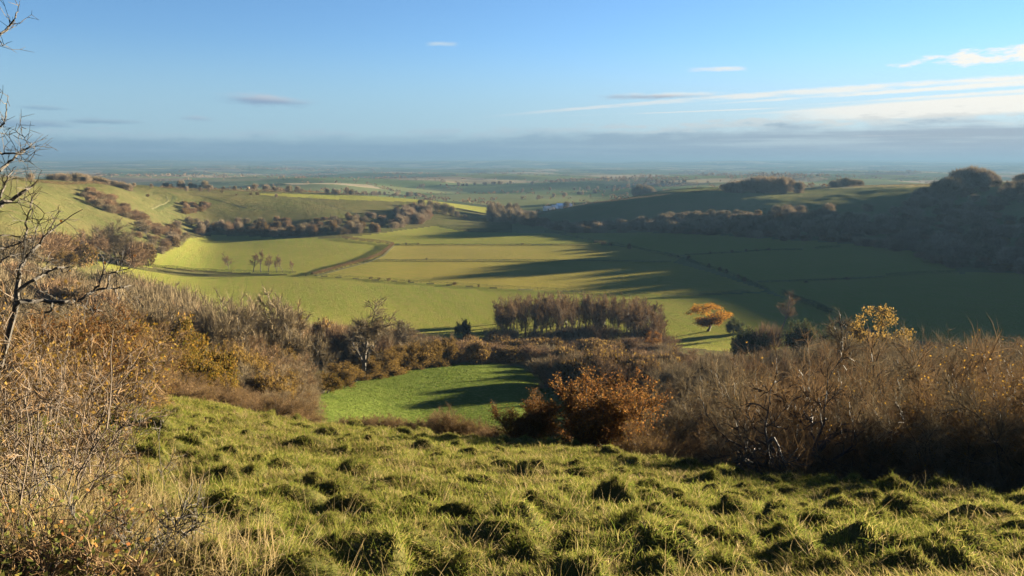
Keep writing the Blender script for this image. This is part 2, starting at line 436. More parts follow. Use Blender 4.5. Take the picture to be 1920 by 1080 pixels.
def pasture_mat(name, c1, c2, c3, s_big=0.012, s_small=0.25, bump=0.0, stripes=None, blade=1.9):
    """short grazed grass: broad drifts of tint, fine mottling"""
    m, nt, out = new_mat(name)
    P = position(nt)
    big = noise(nt, P, s_big, 4.0, 0.55); small = noise(nt, P, s_small, 4.0, 0.65); mid = noise(nt, P, s_big * 6, 4.0, 0.6)
    c = mixc(nt, (big * 0.7 + mid * 0.3).step(0.38, 0.62), c1, c2)
    c = mixc(nt, small.step(0.45, 0.72) * 0.55, c, c3)
    if stripes:
        ang, width, amt = stripes
        sp = nt.nodes.new('ShaderNodeSeparateXYZ'); lk(nt, P, sp.inputs[0])
        q = N(nt, sp.outputs[0]) * (cos(ang) / width) + N(nt, sp.outputs[1]) * (sin(ang) / width) + mid * 1.5
        s = (q * (2 * pi)).m('SINE') * 0.5 + 0.5
        c = mixc(nt, s.step(0.55, 0.95) * amt, c, c3)
    d = nt.nodes.new('ShaderNodeBsdfDiffuse'); lk(nt, c, d.inputs[0])
    if bump:
        b = nt.nodes.new('ShaderNodeBump'); b.inputs['Strength'].default_value = 1.0; b.inputs['Distance'].default_value = bump
        h = noise(nt, P, 0.9, 4.0, 0.7) + noise(nt, P, 0.16, 2.0, 0.5) * 1.5
        lk(nt, h, b.inputs['Height']); nt.links.new(b.outputs[0], d.inputs['Normal'])
    if blade:      # upright blades: the lie of the surface scatters strongly at the scale of the sward
        nn = nt.nodes.new('ShaderNodeTexNoise'); lk(nt, P, nn.inputs['Vector']); nn.inputs['Scale'].default_value = 7.0; nn.inputs['Detail'].default_value = 1.0
        vm = nt.nodes.new('ShaderNodeVectorMath'); vm.operation = 'SUBTRACT'; nt.links.new(nn.outputs['Color'], vm.inputs[0]); vm.inputs[1].default_value = (0.5, 0.5, 0.5)
        v2 = nt.nodes.new('ShaderNodeVectorMath'); v2.operation = 'MULTIPLY'; nt.links.new(vm.outputs[0], v2.inputs[0]); v2.inputs[1].default_value = (blade * 2.2, blade * 2.2, blade * 0.4)
        v3 = nt.nodes.new('ShaderNodeVectorMath'); v3.operation = 'ADD'; nt.links.new(v2.outputs[0], v3.inputs[0])
        if bump: nt.links.new(b.outputs[0], v3.inputs[1])
        else:
            g = geo(nt, 'Normal'); lk(nt, g, v3.inputs[1])
        v4 = nt.nodes.new('ShaderNodeVectorMath'); v4.operation = 'NORMALIZE'; nt.links.new(v3.outputs[0], v4.inputs[0])
        nt.links.new(v4.outputs[0], d.inputs['Normal'])
    nt.links.new(d.outputs[0], out.inputs[0])
    return m

# ------------------------------------------------------------------ the land
M_pasture = pasture_mat('pasture', (0.170, 0.146, 0.033), (0.142, 0.134, 0.030), (0.182, 0.144, 0.045), 0.012, 0.25, 0, (0.9, 9.0, 0.35), 4.0)
M_pasture_b = pasture_mat('pasture_green', (0.122, 0.134, 0.028), (0.140, 0.140, 0.031), (0.158, 0.132, 0.042), 0.012, 0.25, 0, (0.3, 7.0, 0.3), 4.0)
M_pasture_c = pasture_mat('pasture_dun', (0.172, 0.146, 0.037), (0.150, 0.138, 0.033), (0.188, 0.145, 0.052), 0.012, 0.25, 0, (1.25, 8.0, 0.3), 4.0)
M_meadow = pasture_mat('bright_meadow', (0.040, 0.058, 0.010), (0.054, 0.072, 0.013), (0.115, 0.112, 0.040), 0.05, 1.3, 0.5)
M_down = pasture_mat('rough_downland', (0.052, 0.055, 0.019), (0.070, 0.064, 0.025), (0.088, 0.066, 0.034), 0.018, 0.14, 1.2, None, 0.9)
M_scarp = pasture_mat('scarp_turf', (0.085, 0.092, 0.036), (0.10, 0.098, 0.040), (0.110, 0.088, 0.045), 0.018, 0.14, 0.8, None, 0.9)
M_sunlit_strip = pasture_mat('sunlit_strip', (0.22, 0.185, 0.085), (0.19, 0.165, 0.075), (0.24, 0.19, 0.11), 0.01, 0.2, 0, None, 3.0)  # sunlight on the plateau strip, put into its pale colour
M_slope = pasture_mat('near_turf', (0.048, 0.055, 0.015), (0.066, 0.062, 0.021), (0.080, 0.060, 0.030), 0.5, 4.0)
M_floor = pasture_mat('thicket_floor', (0.060, 0.055, 0.026), (0.075, 0.060, 0.030), (0.050, 0.060, 0.022), 0.08, 0.6)
M_track = pasture_mat('chalky_track', (0.085, 0.080, 0.043), (0.075, 0.074, 0.035), (0.105, 0.092, 0.055), 0.05, 0.4)

def country_mat():
    m, nt, out = new_mat('patchwork_fields')
    t = attr(nt, 'tint'); P = position(nt)
    n = noise(nt, P, 0.006, 5.0, 0.6)
    c = ramp(nt, t, [(0.0, (0.045, 0.052, 0.028)), (0.16, (0.070, 0.092, 0.036)), (0.38, (0.095, 0.110, 0.045)), (0.55, (0.130, 0.130, 0.058)),
                     (0.66, (0.062, 0.080, 0.040)), (0.80, (0.19, 0.155, 0.085)), (0.92, (0.24, 0.20, 0.13)), (1.0, (0.10, 0.075, 0.05))])
    c = mixc(nt, n.step(0.5, 0.75) * 0.35, c, (0.06, 0.07, 0.03))
    d = nt.nodes.new('ShaderNodeBsdfDiffuse'); lk(nt, c, d.inputs[0]); nt.links.new(d.outputs[0], out.inputs[0])
    return m
M_country = country_mat()

def in_poly(px, py, poly):
    inside = np.zeros(px.shape, bool); n = len(poly)
    for i in range(n):
        x1, y1 = poly[i]; x2, y2 = poly[(i + 1) % n]
        if y1 == y2: continue
        c = (y1 > py) != (y2 > py)
        inside ^= c & (px < (x2 - x1) * (py - y1) / (y2 - y1) + x1)
    return inside

# field outlines traced on the photograph; each is carried out to the ground it covers
FIELDS = [
    ('field', 'bright strip of field on the skyline plateau above the shaded scarp, painted pale as if sunlit', M_sunlit_strip, 940, 1330,
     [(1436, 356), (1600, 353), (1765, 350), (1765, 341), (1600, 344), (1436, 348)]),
    ('field', 'sunlit pale green pasture along the top of the nearer hill', M_pasture_b, 840, 1200,
     [(470, 362), (560, 364), (760, 370), (935, 383), (930, 404), (860, 390), (780, 379), (640, 374), (520, 368)]),
    ('meadow', 'small bright green meadow enclosed by thickets below the near slope', M_meadow, 95, 215,
     [(560, 800), (592, 742), (640, 722), (700, 705), (770, 690), (840, 680), (920, 680), (1040, 698), (1130, 715), (1260, 745), (1300, 800), (1000, 830), (700, 830)]),
    ('field', 'sunlit pasture curving round the foot of the scrubby hill, with the row of bare trees along it', M_pasture_b, 380, 760,
     [(255, 500), (286, 478), (312, 470), (340, 462), (352, 448), (400, 441), (470, 443), (540, 447), (630, 446), (720, 456), (737, 459), (712, 480), (640, 501), (586, 517), (520, 514), (430, 510), (330, 503)]),
    ('field', 'pasture strip with the longest finger of hill shadow, beyond the brown hedge', M_pasture_c, 500, 760,
     [(640, 446), (720, 456), (740, 459), (930, 459), (1120, 459), (1180, 463), (1282, 480), (1262, 492), (950, 489), (700, 489), (660, 490), (712, 478), (735, 460)]),
    ('field', 'broad sunlit pasture between the wire fence and the dark wall line', M_pasture, 380, 620,
     [(600, 517), (650, 499), (700, 488), (950, 489), (1262, 492), (1330, 510), (1440, 546), (1240, 552), (950, 541), (760, 528)]),
    ('field', 'sunlit pasture sloping down to the grove and the bare thickets', M_pasture_b, 285, 470,
     [(180, 490), (250, 500), (330, 504), (430, 511), (560, 516), (600, 518), (760, 529), (950, 542), (1240, 553), (1240, 640), (900, 640), (500, 640), (250, 560)]),
    ('field', 'pasture in hill shade below the copse at the valley bend', M_pasture_b, 600, 830,
     [(650, 445), (720, 436), (812, 424), (880, 435), (1040, 438), (1120, 452), (1140, 458), (930, 458), (740, 458)]),
    ('field', 'shaded pasture running under the wooded scarp', M_pasture_b, 500, 800,
     [(1042, 437), (1180, 436), (1300, 437), (1420, 446), (1540, 453), (1640, 461), (1540, 467), (1440, 470), (1284, 479), (1180, 463), (1110, 450)]),
    ('field', 'shaded pasture beside the tongue of woodland', M_pasture_b, 400, 700,
     [(1284, 479), (1440, 470), (1540, 467), (1640, 461), (1760, 478), (1800, 512), (1660, 519), (1560, 526), (1420, 531), (1390, 522), (1330, 502)]),
    ('field', 'large shaded pasture nearest the dark bushes', M_pasture_b, 280, 560,
     [(1420, 531), (1560, 526), (1660, 519), (1800, 512), (1960, 512), (1960, 650), (1700, 640), (1560, 592), (1480, 562)]),
    ('field', 'shaded corner of pasture round the golden oak', M_pasture_b, 270, 470,
     [(1240, 556), (1320, 553), (1435, 549), (1480, 562), (1560, 592), (1600, 640), (1400, 660), (1240, 650)]),
]

def build_land():
    az = np.concatenate([np.linspace(radians(-180), radians(-37), 40, endpoint=False), np.linspace(radians(-37), radians(37), 660, endpoint=False), np.linspace(radians(37), radians(180), 40, endpoint=False)])
    r = np.concatenate([np.exp(np.linspace(log(0.5), log(40), 400, endpoint=False)), np.exp(np.linspace(log(40), log(15800), 470))])
    A, R = np.meshgrid(az, r, indexing='ij')
    X, Y = R * np.sin(A), R * np.cos(A)
    Z = H(X, Y)
    na, nr = A.shape
    # normals from the height function itself, so that neighbouring pieces shade alike
    nx = np.zeros_like(X); ny = np.zeros_like(X); nz_ = np.ones_like(X)
    Pp = np.stack([X, Y, Z], -1)
    da = np.roll(Pp, -1, 0) - np.roll(Pp, 1, 0)
    dr = np.gradient(Pp, axis=1)
    nv = np.cross(da, dr); nv *= np.sign(nv[..., 2:3]); nv /= np.linalg.norm(nv, axis=-1, keepdims=True)
    idx = np.arange(na * nr).reshape(na, nr)
    q = np.stack([idx, np.roll(idx, -1, 0), np.roll(np.roll(idx, -1, 0), -1, 1), np.roll(idx, -1, 1)], -1)[:, :-1, :]
    q = q.reshape(-1, 4)
    cen = Pp.reshape(-1, 3)[q].mean(1)
    cx, cy_, cz = cen.T
    cr = np.hypot(cx, cy_)
    f = cy_ * cos(TH) - cz * sin(TH); front = f > 1
    fs = np.where(front, f, 1)
    px = np.where(front, 960 + FPX * cx / fs, -9e9); py = np.where(front, 540 - FPX * (cy_ * sin(TH) + cz * cos(TH)) / fs, -9e9)
    reg = np.full(len(q), -1)
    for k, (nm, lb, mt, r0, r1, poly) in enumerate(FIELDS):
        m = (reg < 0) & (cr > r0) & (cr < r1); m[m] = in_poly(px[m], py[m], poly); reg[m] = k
    rb = np.interp(px, [-200, 230, 600, 960, 1300, 1700, 1920, 2300], [36, 34, 30, 27, 23, 18.5, 17, 16])
    fr = reg < 0
    reg[fr & (cr < rb * 1.5)] = 100
    fr = reg < 0
    reg[fr & (cr < 350)] = 101
    fr = reg < 0
    reg[fr & (cr < 1130) & ((px < 850) | (cx < 0))] = 102
    fr = reg < 0
    reg[fr & (cr < 1080)] = 103
    reg[reg < 0] = 104
    flatV = Pp.reshape(-1, 3); flatN = nv.reshape(-1, 3)
    # patchwork tint of the far country, cell by cell
    def tint_of(x, y):
        g = 0.35 + 0.25 * fbm(x / 3000, y / 3000, 77, 2)
        wx = x + 160 * fbm(x / 900, y / 900, 61, 2); wy = y + 200 * fbm(x / 900, y / 900, 67, 2)
        u = np.floor((wx * cos(g0) + wy * sin(g0)) / 330.0); v = np.floor((-wx * sin(g0) + wy * cos(g0)) / 270.0)
        return hash2(u, v, 5)
    g0 = 0.5
    out = {}
    names = {100: ('hillside', M_slope, 'near grass slope falling away from the viewpoint, rough with tussocks'),
             101: ('valley_side', M_floor, 'rough ground of the lower slope under the thickets'),
             102: ('hill', M_down, 'sunlit downland hill with scrub along its foot and old tracks'),
             103: ('hill', M_scarp, 'shaded scarp covered in bare woodland'),
             104: ('countryside', M_country, 'far patchwork of fields and woods reaching to blue ridges')}
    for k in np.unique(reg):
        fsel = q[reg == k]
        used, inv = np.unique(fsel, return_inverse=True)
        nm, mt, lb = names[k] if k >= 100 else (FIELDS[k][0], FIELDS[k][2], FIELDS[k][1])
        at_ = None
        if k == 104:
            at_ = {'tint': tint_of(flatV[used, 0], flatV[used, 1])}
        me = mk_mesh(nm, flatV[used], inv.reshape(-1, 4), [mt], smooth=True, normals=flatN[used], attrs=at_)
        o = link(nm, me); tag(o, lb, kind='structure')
build_land()

# ------------------------------------------------------------------ the air
def build_haze():
    x0, x1, y0, y1, z0, z1 = -16500, 16500, -16500, 16500, -130.0, 75.0
    V = [(x, y, z) for z in (z0, z1) for y in (y0, y1) for x in (x0, x1)]
    F = [(0, 2, 3, 1), (4, 5, 7, 6), (0, 1, 5, 4), (2, 6, 7, 3), (0, 4, 6, 2), (1, 3, 7, 5)]
    m, nt, out = new_mat('haze_air')
    v = nt.nodes.new('ShaderNodeVolumePrincipled')
    v.inputs['Color'].default_value = (0.048, 0.086, 0.140, 1); v.inputs['Density'].default_value = HAZE
    v.inputs['Anisotropy'].default_value = 0.12
    nt.links.new(v.outputs[0], out.inputs['Volume'])
    o = link('haze', mk_mesh('haze', V, np.array(F), [m])); tag(o, kind='stuff')
HAZE = 1.65e-4
build_haze()

# ------------------------------------------------------------------ plants: generators
M_bark = bark_mat('grey_bark', (0.036, 0.029, 0.022), (0.075, 0.062, 0.047))
M_bark_dark = bark_mat('dark_bark', (0.016, 0.013, 0.010), (0.036, 0.029, 0.022))
M_bark_pale = bark_mat('pale_stem', (0.038, 0.026, 0.017), (0.072, 0.052, 0.034), 14.0)
M_twig = foliage_mat('brown_twigs', [(0, (0.0778, 0.0486, 0.0257)), (0.5, (0.1215, 0.0774, 0.0393)), (1, (0.1604, 0.1080, 0.0590))], 0.12)
M_twig_grey = foliage_mat('grey_twigs', [(0, (0.0768, 0.0594, 0.0363)), (0.5, (0.1142, 0.0882, 0.0529)), (1, (0.1544, 0.1215, 0.0741))], 0.12)
M_twig_purple = foliage_mat('purple_twigs', [(0, (0.0795, 0.0510, 0.0312)), (0.6, (0.1272, 0.0816, 0.0459)), (1, (0.1749, 0.1173, 0.0656))], 0.12)
M_twig_red = foliage_mat('russet_twigs', [(0, (0.0622, 0.0389, 0.0219)), (0.6, (0.0987, 0.0636, 0.0344)), (1, (0.1279, 0.0898, 0.0509))], 0.15)
M_leaf_russet = foliage_mat('russet_leaves', [(0, (0.0549, 0.0235, 0.0084)), (0.5, (0.0925, 0.0403, 0.0124)), (0.85, (0.1214, 0.0616, 0.0169)), (1, (0.1561, 0.0896, 0.0225))], 0.45)
M_leaf_gold = foliage_mat('golden_leaves', [(0, (0.1329, 0.0575, 0.0092)), (0.5, (0.2260, 0.0998, 0.0144)), (1, (0.2791, 0.1512, 0.0229))], 0.45, 0.1)
M_leaf_yellow = foliage_mat('yellow_leaves', [(0, (0.0738, 0.0441, 0.0090)), (0.5, (0.1265, 0.0719, 0.0135)), (1, (0.1897, 0.1160, 0.0225))], 0.45, 0.1)
M_leaf_olive = foliage_mat('olive_leaves', [(0, (0.0432, 0.0384, 0.0084)), (0.45, (0.0792, 0.0558, 0.0108)), (0.8, (0.1224, 0.0713, 0.0132)), (1, (0.1656, 0.0930, 0.0180))], 0.4)
M_leaf_ochre = foliage_mat('ochre_leaves', [(0, (0.0549, 0.0365, 0.0105)), (0.5, (0.0969, 0.0608, 0.0164)), (1, (0.1486, 0.0973, 0.0264))], 0.4)
M_leaf_dark = foliage_mat('dark_evergreen_leaves', [(0, (0.022, 0.030, 0.012)), (1, (0.050, 0.058, 0.022))], 0.25)
M_leaf_bramble = foliage_mat('bramble_leaves', [(0, (0.0425, 0.0520, 0.0135)), (0.5, (0.0723, 0.0760, 0.0188)), (0.8, (0.1190, 0.0800, 0.0225)), (1, (0.1615, 0.0640, 0.0225))], 0.4)
M_straw = foliage_mat('dry_grass', [(0, (0.1224, 0.0900, 0.0396)), (0.6, (0.1872, 0.1440, 0.0720)), (1, (0.2376, 0.1944, 0.1152))], 0.4, 0.15)
M_grass = foliage_mat('green_grass', [(0, (0.0542, 0.0764, 0.0122)), (0.45, (0.0914, 0.1024, 0.0182)), (0.72, (0.1300, 0.1185, 0.0289)), (0.9, (0.1625, 0.1376, 0.0456)), (1, (0.2090, 0.1682, 0.0836))], 0.42, 0.2)
M_grass_dark = foliage_mat('tussock_grass', [(0, (0.0454, 0.0545, 0.0103)), (0.45, (0.0869, 0.0888, 0.0177)), (0.75, (0.1285, 0.1054, 0.0331)), (1, (0.1890, 0.1382, 0.0662))], 0.4, 0.2)
M_thatch = pasture_mat('tussock_thatch', (0.034, 0.036, 0.011), (0.045, 0.040, 0.015), (0.028, 0.032, 0.010), 3.0, 20.0, 0, None, 0)


def unit(v):
    v = np.asarray(v, float); return v / (np.linalg.norm(v, axis=-1, keepdims=True) + 1e-9)

class Bag:
    """collects tubes, twigs and leaves of one mesh"""
    def __init__(s): s.V = []; s.T = []; s.Q = []; s.mt = []; s.mq = []; s.n = 0
    def tube(s, P, R, sides=4, mat=0):
        P = np.asarray(P, float); R = np.asarray(R, float); k = len(P)
        d = np.gradient(P, axis=0); d = unit(d)
        ref = np.where(np.abs(d[:, 2:3]) > 0.9, np.array([[1.0, 0, 0]]), np.array([[0, 0, 1.0]]))
        a = unit(np.cross(d, ref)); b = np.cross(d, a)
        an = np.arange(sides) * (2 * pi / sides)
        ring = P[:, None] + R[:, None, None] * (a[:, None] * np.cos(an)[None, :, None] + b[:, None] * np.sin(an)[None, :, None])
        s.V.append(ring.reshape(-1, 3))
        i = np.arange(k - 1)[:, None] * sides; j = np.arange(sides)[None]; j2 = (j + 1) % sides
        q = np.stack([i + j, i + j2, i + sides + j2, i + sides + j], -1).reshape(-1, 4) + s.n
        s.Q.append(q); s.mq.append(np.full(len(q), mat)); s.n += k * sides
    def twigs(s, P, D, L, W, rng, mat=0, bend=0.25):
        """thin tapering blades from P along D"""
        P = np.asarray(P, float); D = unit(D); n = len(P)
        if n == 0: return
        L = np.broadcast_to(L, n)[:, None]; W = np.broadcast_to(W, n)[:, None]
        side = unit(np.cross(D, rng.normal(size=(n, 3))))
        mid = P + D * L * 0.55; D2 = unit(D + rng.normal(size=(n, 3)) * bend); tip = mid + D2 * L * 0.45
        V = np.stack([P - side * W * 0.5, P + side * W * 0.5, mid + side * W * 0.36, mid - side * W * 0.36, tip], 1).reshape(-1, 3)
        b = np.arange(n)[:, None] * 5 + s.n
        s.V.append(V); s.Q.append(b + np.array([[0, 1, 2, 3]])); s.T.append(b + np.array([[3, 2, 4]]))
        s.mq.append(np.full(n, mat)); s.mt.append(np.full(n, mat)); s.n += 5 * n
    def spikes(s, P, D, L, W, rng, mat=0):
        """one triangle per twig, for plants far away"""
        P = np.asarray(P, float); D = unit(D); n = len(P)
        if n == 0: return
        L = np.broadcast_to(L, n)[:, None]; W = np.broadcast_to(W, n)[:, None]
        side = unit(np.cross(D, rng.normal(size=(n, 3))))
        V = np.stack([P - side * W * 0.5, P + side * W * 0.5, P + D * L], 1).reshape(-1, 3)
        s.V.append(V); s.T.append(np.arange(n)[:, None] * 3 + s.n + np.array([[0, 1, 2]])); s.mt.append(np.full(n, mat)); s.n += 3 * n
    def leaves(s, P, size, rng, mat=0, droop=0.4):
        P = np.asarray(P, float); n = len(P)
        if n == 0: return
        d = unit(rng.normal(size=(n, 3)) + np.array([0, 0, -droop])); w = unit(np.cross(d, rng.normal(size=(n, 3))))
        S = (np.broadcast_to(size, n) * rng.uniform(0.65, 1.3, n))[:, None]
        V = np.stack([P, P + d * S * 0.5 + w * S * 0.33, P + d * S, P + d * S * 0.5 - w * S * 0.33], 1).reshape(-1, 3)
        s.V.append(V); s.Q.append(np.arange(n)[:, None] * 4 + s.n + np.array([[0, 1, 2, 3]])); s.mq.append(np.full(n, mat)); s.n += 4 * n
    def mesh(s, name, mats):
        F = []; M = []
        if s.T: F.append(np.concatenate(s.T)); M.append(np.concatenate(s.mt))
        if s.Q: F.append(np.concatenate(s.Q)); M.append(np.concatenate(s.mq))
        return mk_mesh(name, np.concatenate(s.V), F, mats, np.concatenate(M))


def turn(d, ang, rng):
    """a direction at angle ang from d, any way round"""
    a = unit(np.cross(d, rng.normal(size=3)))
    return unit(d * cos(ang) + a * sin(ang))

def grow(rng, stems, spec):
    """stems: [(pos, dir, length, radius)]; returns branches [(pts, radii, level)] and the twig-bearing points (P, D)"""
    out = []; tp = []; td = []
    top = len(spec['kids'])
    def rec(p, d, L, r, lev):
        n = spec['seg'][lev]; pts = [p]; dirs = [d]; st = L / n
        for i in range(n):
            d = unit(d + rng.normal(size=3) * spec['gnarl'][lev] + np.array([0, 0, spec['up'][lev]]))
            p = p + d * st; pts.append(p); dirs.append(d)
        pts = np.array(pts); rad = r * (1 - np.linspace(0, 1, n + 1) * (1 - spec['taper']))
        out.append((pts, rad, lev))
        if lev >= top - spec.get('bare', 1):
            k = spec['tw']; t = rng.uniform(0.15 if lev == top else 0.5, 1.0, k)
            f = t * n; i = np.minimum(f.astype(int), n - 1); fr = (f - i)[:, None]
            tp.append(pts[i] * (1 - fr) + pts[i + 1] * fr); td.append(np.array(dirs)[i + 1])
        if lev < top:
            a, b = spec['kids'][lev]; kn = int(rng.integers(a, b + 1))
            for t in np.sort(rng.uniform(spec['from'][lev], 1.0, kn)):
                f = t * n; i = min(int(f), n - 1); fr = f - i
                q = pts[i] * (1 - fr) + pts[i + 1] * fr
                nd = turn(dirs[i + 1], radians(rng.uniform(*spec['ang'][lev])), rng)
                rec(q, nd, L * spec['ratio'][lev] * rng.uniform(0.75, 1.2) * (1.15 - 0.45 * t), max(rad[i] * spec['thin'], 0.004), lev + 1)
            # the leader goes on
            if spec.get('leader', True):
                rec(pts[-1], dirs[-1], L * spec['ratio'][lev] * rng.uniform(0.8, 1.1), rad[-1] * 0.95, lev + 1)
    for st in stems: rec(np.array(st[0], float), unit(np.array(st[1], float)), st[2], st[3], 0)
    return out, np.concatenate(tp), np.concatenate(td)

def bag_wood(br, sides=(6, 5, 4, 3, 3, 3), rmin=0.0):
    b = Bag()
    for P, R, lv in br: b.tube(P, np.maximum(R, rmin), sides[min(lv, 5)])
    return b

def fan(rng, n, spread, L, r, base=0.25, lean=(0, 0)):
    st = []
    for i in range(n):
        a = rng.uniform(0, 2 * pi); s = spread * sqrt(rng.uniform(0.02, 1))
        d = np.array([cos(a) * s + lean[0], sin(a) * s + lean[1], 1.0])
        st.append((np.array([cos(a), sin(a), 0]) * base * rng.uniform(0.2, 1) + np.array([0, 0, -0.15]), d, L * rng.uniform(0.7, 1.1), r * rng.uniform(0.6, 1.1)))
    return st

BARE = dict(seg=[6, 5, 4, 3], gnarl=[0.10, 0.16, 0.2, 0.22], up=[0.05, 0.07, 0.06, 0.03], kids=[(6, 8), (5, 6), (3, 5)], **{'from': [0.28, 0.25, 0.2]},
            ang=[(25, 55), (25, 60), (25, 60)], ratio=[0.55, 0.55, 0.55], thin=0.55, taper=0.4, tw=9)

def plant_meshes(kind, seed):
    """wood mesh, twig mesh, leaf mesh (or None) of a plant about as tall as its kind grows; all stand on z = 0"""
    rng = np.random.default_rng(seed)
    leaf = None
    if kind == 'slender':          # tall grove tree, few low limbs
        sp = dict(BARE, kids=[(7, 9), (4, 5)], seg=[7, 4, 3], gnarl=[0.05, 0.16, 0.2], up=[0.06, 0.12, 0.08], ang=[(18, 42), (25, 55)], ratio=[0.36, 0.55], tw=12)
        sp['from'] = [0.38, 0.25]
        br, P, D = grow(rng, fan(rng, int(rng.integers(1, 3)), 0.22, 9.5, 0.17, 0.2), sp)
        w = bag_wood(br, rmin=0.035); t = Bag()
        D2 = unit(D + rng.normal(size=D.shape) * 0.55 + np.array([0, 0, 0.25])); t.twigs(P, D2, rng.uniform(0.7, 1.5, len(P)), 0.05, rng)
        return w, t, None
    if kind == 'bare':             # open round-headed bare tree
        sp = dict(BARE, seg=[7, 5, 4, 3], gnarl=[0.07, 0.14, 0.2, 0.22], up=[0.05, 0.09, 0.07, 0.03], kids=[(9, 11), (5, 6), (3, 4)], ang=[(22, 52), (25, 55), (25, 60)], ratio=[0.48, 0.5, 0.5]); sp['from'] = [0.2, 0.2, 0.2]
        br, P, D = grow(rng, [((0, 0, -0.3), (rng.normal() * .08, rng.normal() * .08, 1), 6.2, 0.24)], sp)
        w = bag_wood(br, rmin=0.028); t = Bag()
        D2 = unit(D + rng.normal(size=D.shape) * 0.5 + np.array([0, 0, 0.15])); t.twigs(P, D2, rng.uniform(0.5, 1.1, len(P)), 0.035, rng)
        return w, t, None
    if kind == 'multi':            # several-stemmed bare tree or big thicket bush
        sp = dict(BARE, kids=[(4, 6), (4, 5), (3, 4)], ratio=[0.55, 0.6, 0.55]); sp['from'] = [0.35, 0.25, 0.2]
        br, P, D = grow(rng, fan(rng, 5, 0.5, 4.2, 0.11, 0.6), sp)
        w = bag_wood(br, rmin=0.02); t = Bag()
        D2 = unit(D + rng.normal(size=D.shape) * 0.5 + np.array([0, 0, 0.25])); t.twigs(P, D2, rng.uniform(0.5, 1.2, len(P)), 0.03, rng)
        return w, t, None
    if kind == 'gnarled':          # old hawthorn or oak with crooked limbs
        sp = dict(BARE, gnarl=[0.22, 0.32, 0.34, 0.34], up=[0.02, 0.03, 0.05, 0.05], kids=[(5, 6), (5, 6), (3, 4)], ang=[(35, 75), (35, 70), (30, 65)], ratio=[0.75, 0.6, 0.5], tw=7)
        sp['from'] = [0.3, 0.2, 0.2]
        br, P, D = grow(rng, [((0, 0, -0.3), (-0.75, 0, 1), 2.9, 0.19), ((0.15, 0.1, -0.3), (0.15, 0.1, 1), 2.7, 0.16)], sp)
        w = bag_wood(br, rmin=0.016); t = Bag()
        D2 = unit(D + rng.normal(size=D.shape) * 0.6); t.twigs(P, D2, rng.uniform(0.25, 0.7, len(P)), 0.018, rng)
        return w, t, None
    if kind in ('thicket', 'thicket_leafy'):   # dense near bush of fine upright twigs
        sp = dict(BARE, seg=[6, 4, 3], gnarl=[0.16, 0.26, 0.3], up=[0.0, 0.03, 0.04], kids=[(7, 9), (5, 6)], ratio=[0.5, 0.55], ang=[(25, 70), (28, 70)], tw=22, bare=2)
        sp['from'] = [0.15, 0.15]
        br, P, D = grow(rng, fan(rng, 14, 1.1, 2.4, 0.036, 0.8), sp)
        w = bag_wood(br, (5, 4, 3), rmin=0.006); t = Bag()
        D2 = unit(D + rng.normal(size=D.shape) * 0.75 + np.array([0, 0, 0.12])); L = rng.uniform(0.25, 0.8, len(P))
        t.twigs(P, D2, L * 0.8, 0.0095, rng, 0, 0.5)
        if kind == 'thicket_leafy':
            leaf = Bag(); k = rng.random(len(P)) < (0.16 if seed < 58 else 0.4); leaf.leaves((P + D2 * L[:, None] * rng.uniform(0.4, 1, (len(P), 1)))[k], 0.055, rng)
        return w, t, leaf
    if kind == 'russet_bush':      # rounded hawthorn still full of brown leaves
        sp = dict(BARE, seg=[5, 4, 3], gnarl=[0.10, 0.16, 0.2], up=[0.03, 0.06, 0.06], kids=[(6, 8), (5, 7)], ratio=[0.5, 0.5], ang=[(20, 50), (20, 50)], tw=13, bare=2)
        sp['from'] = [0.2, 0.15]
        br, P, D = grow(rng, fan(rng, 15, 0.5, 2.4, 0.05, 0.4), sp)
        w = bag_wood(br, (5, 4, 3), rmin=0.006); t = Bag(); leaf = Bag()
        D2 = unit(D + rng.normal(size=D.shape) * 0.5 + np.array([0, 0, 0.3])); L = rng.uniform(0.2, 0.7, len(P))
        t.twigs(P, D2, L, 0.012, rng)
        for q in range(3):
            k = (rng.random(len(P)) < 0.75) & (P[:, 2] < 3.6 + rng.normal(size=len(P)) * 0.4)
            leaf.leaves((P + D2 * L[:, None] * rng.uniform(0.1, 1, (len(P), 1)))[k], 0.08, rng)
        return w, t, leaf
    if kind in ('leafy', 'oak'):   # mid-distance tree in leaf
        if kind == 'oak':
            sp = dict(BARE, kids=[(9, 10), (6, 7), (4, 5)], ratio=[0.85, 0.6, 0.5], ang=[(18, 66), (30, 65), (30, 65)], up=[0.0, 0.03, 0.03, 0.02], tw=6); sp['from'] = [0.62, 0.3, 0.2]
            br, P, D = grow(rng, [((0, 0, -0.3), (0.03, 0.03, 1), 2.6, 0.30)], sp)
        else:
            sp = dict(BARE, kids=[(5, 6), (4, 6), (3, 4)], ratio=[0.6, 0.55, 0.5], ang=[(30, 70), (30, 60), (30, 60)], tw=5); sp['from'] = [0.1, 0.2, 0.2]
            br, P, D = grow(rng, fan(rng, 6, 0.8, 3.0, 0.10, 0.6), sp)
        w = bag_wood(br, rmin=0.02); t = Bag(); leaf = Bag()
        D2 = unit(D + rng.normal(size=D.shape) * 0.7); L = rng.uniform(0.3, 0.8, len(P))
        t.twigs(P, D2, L, 0.03, rng)
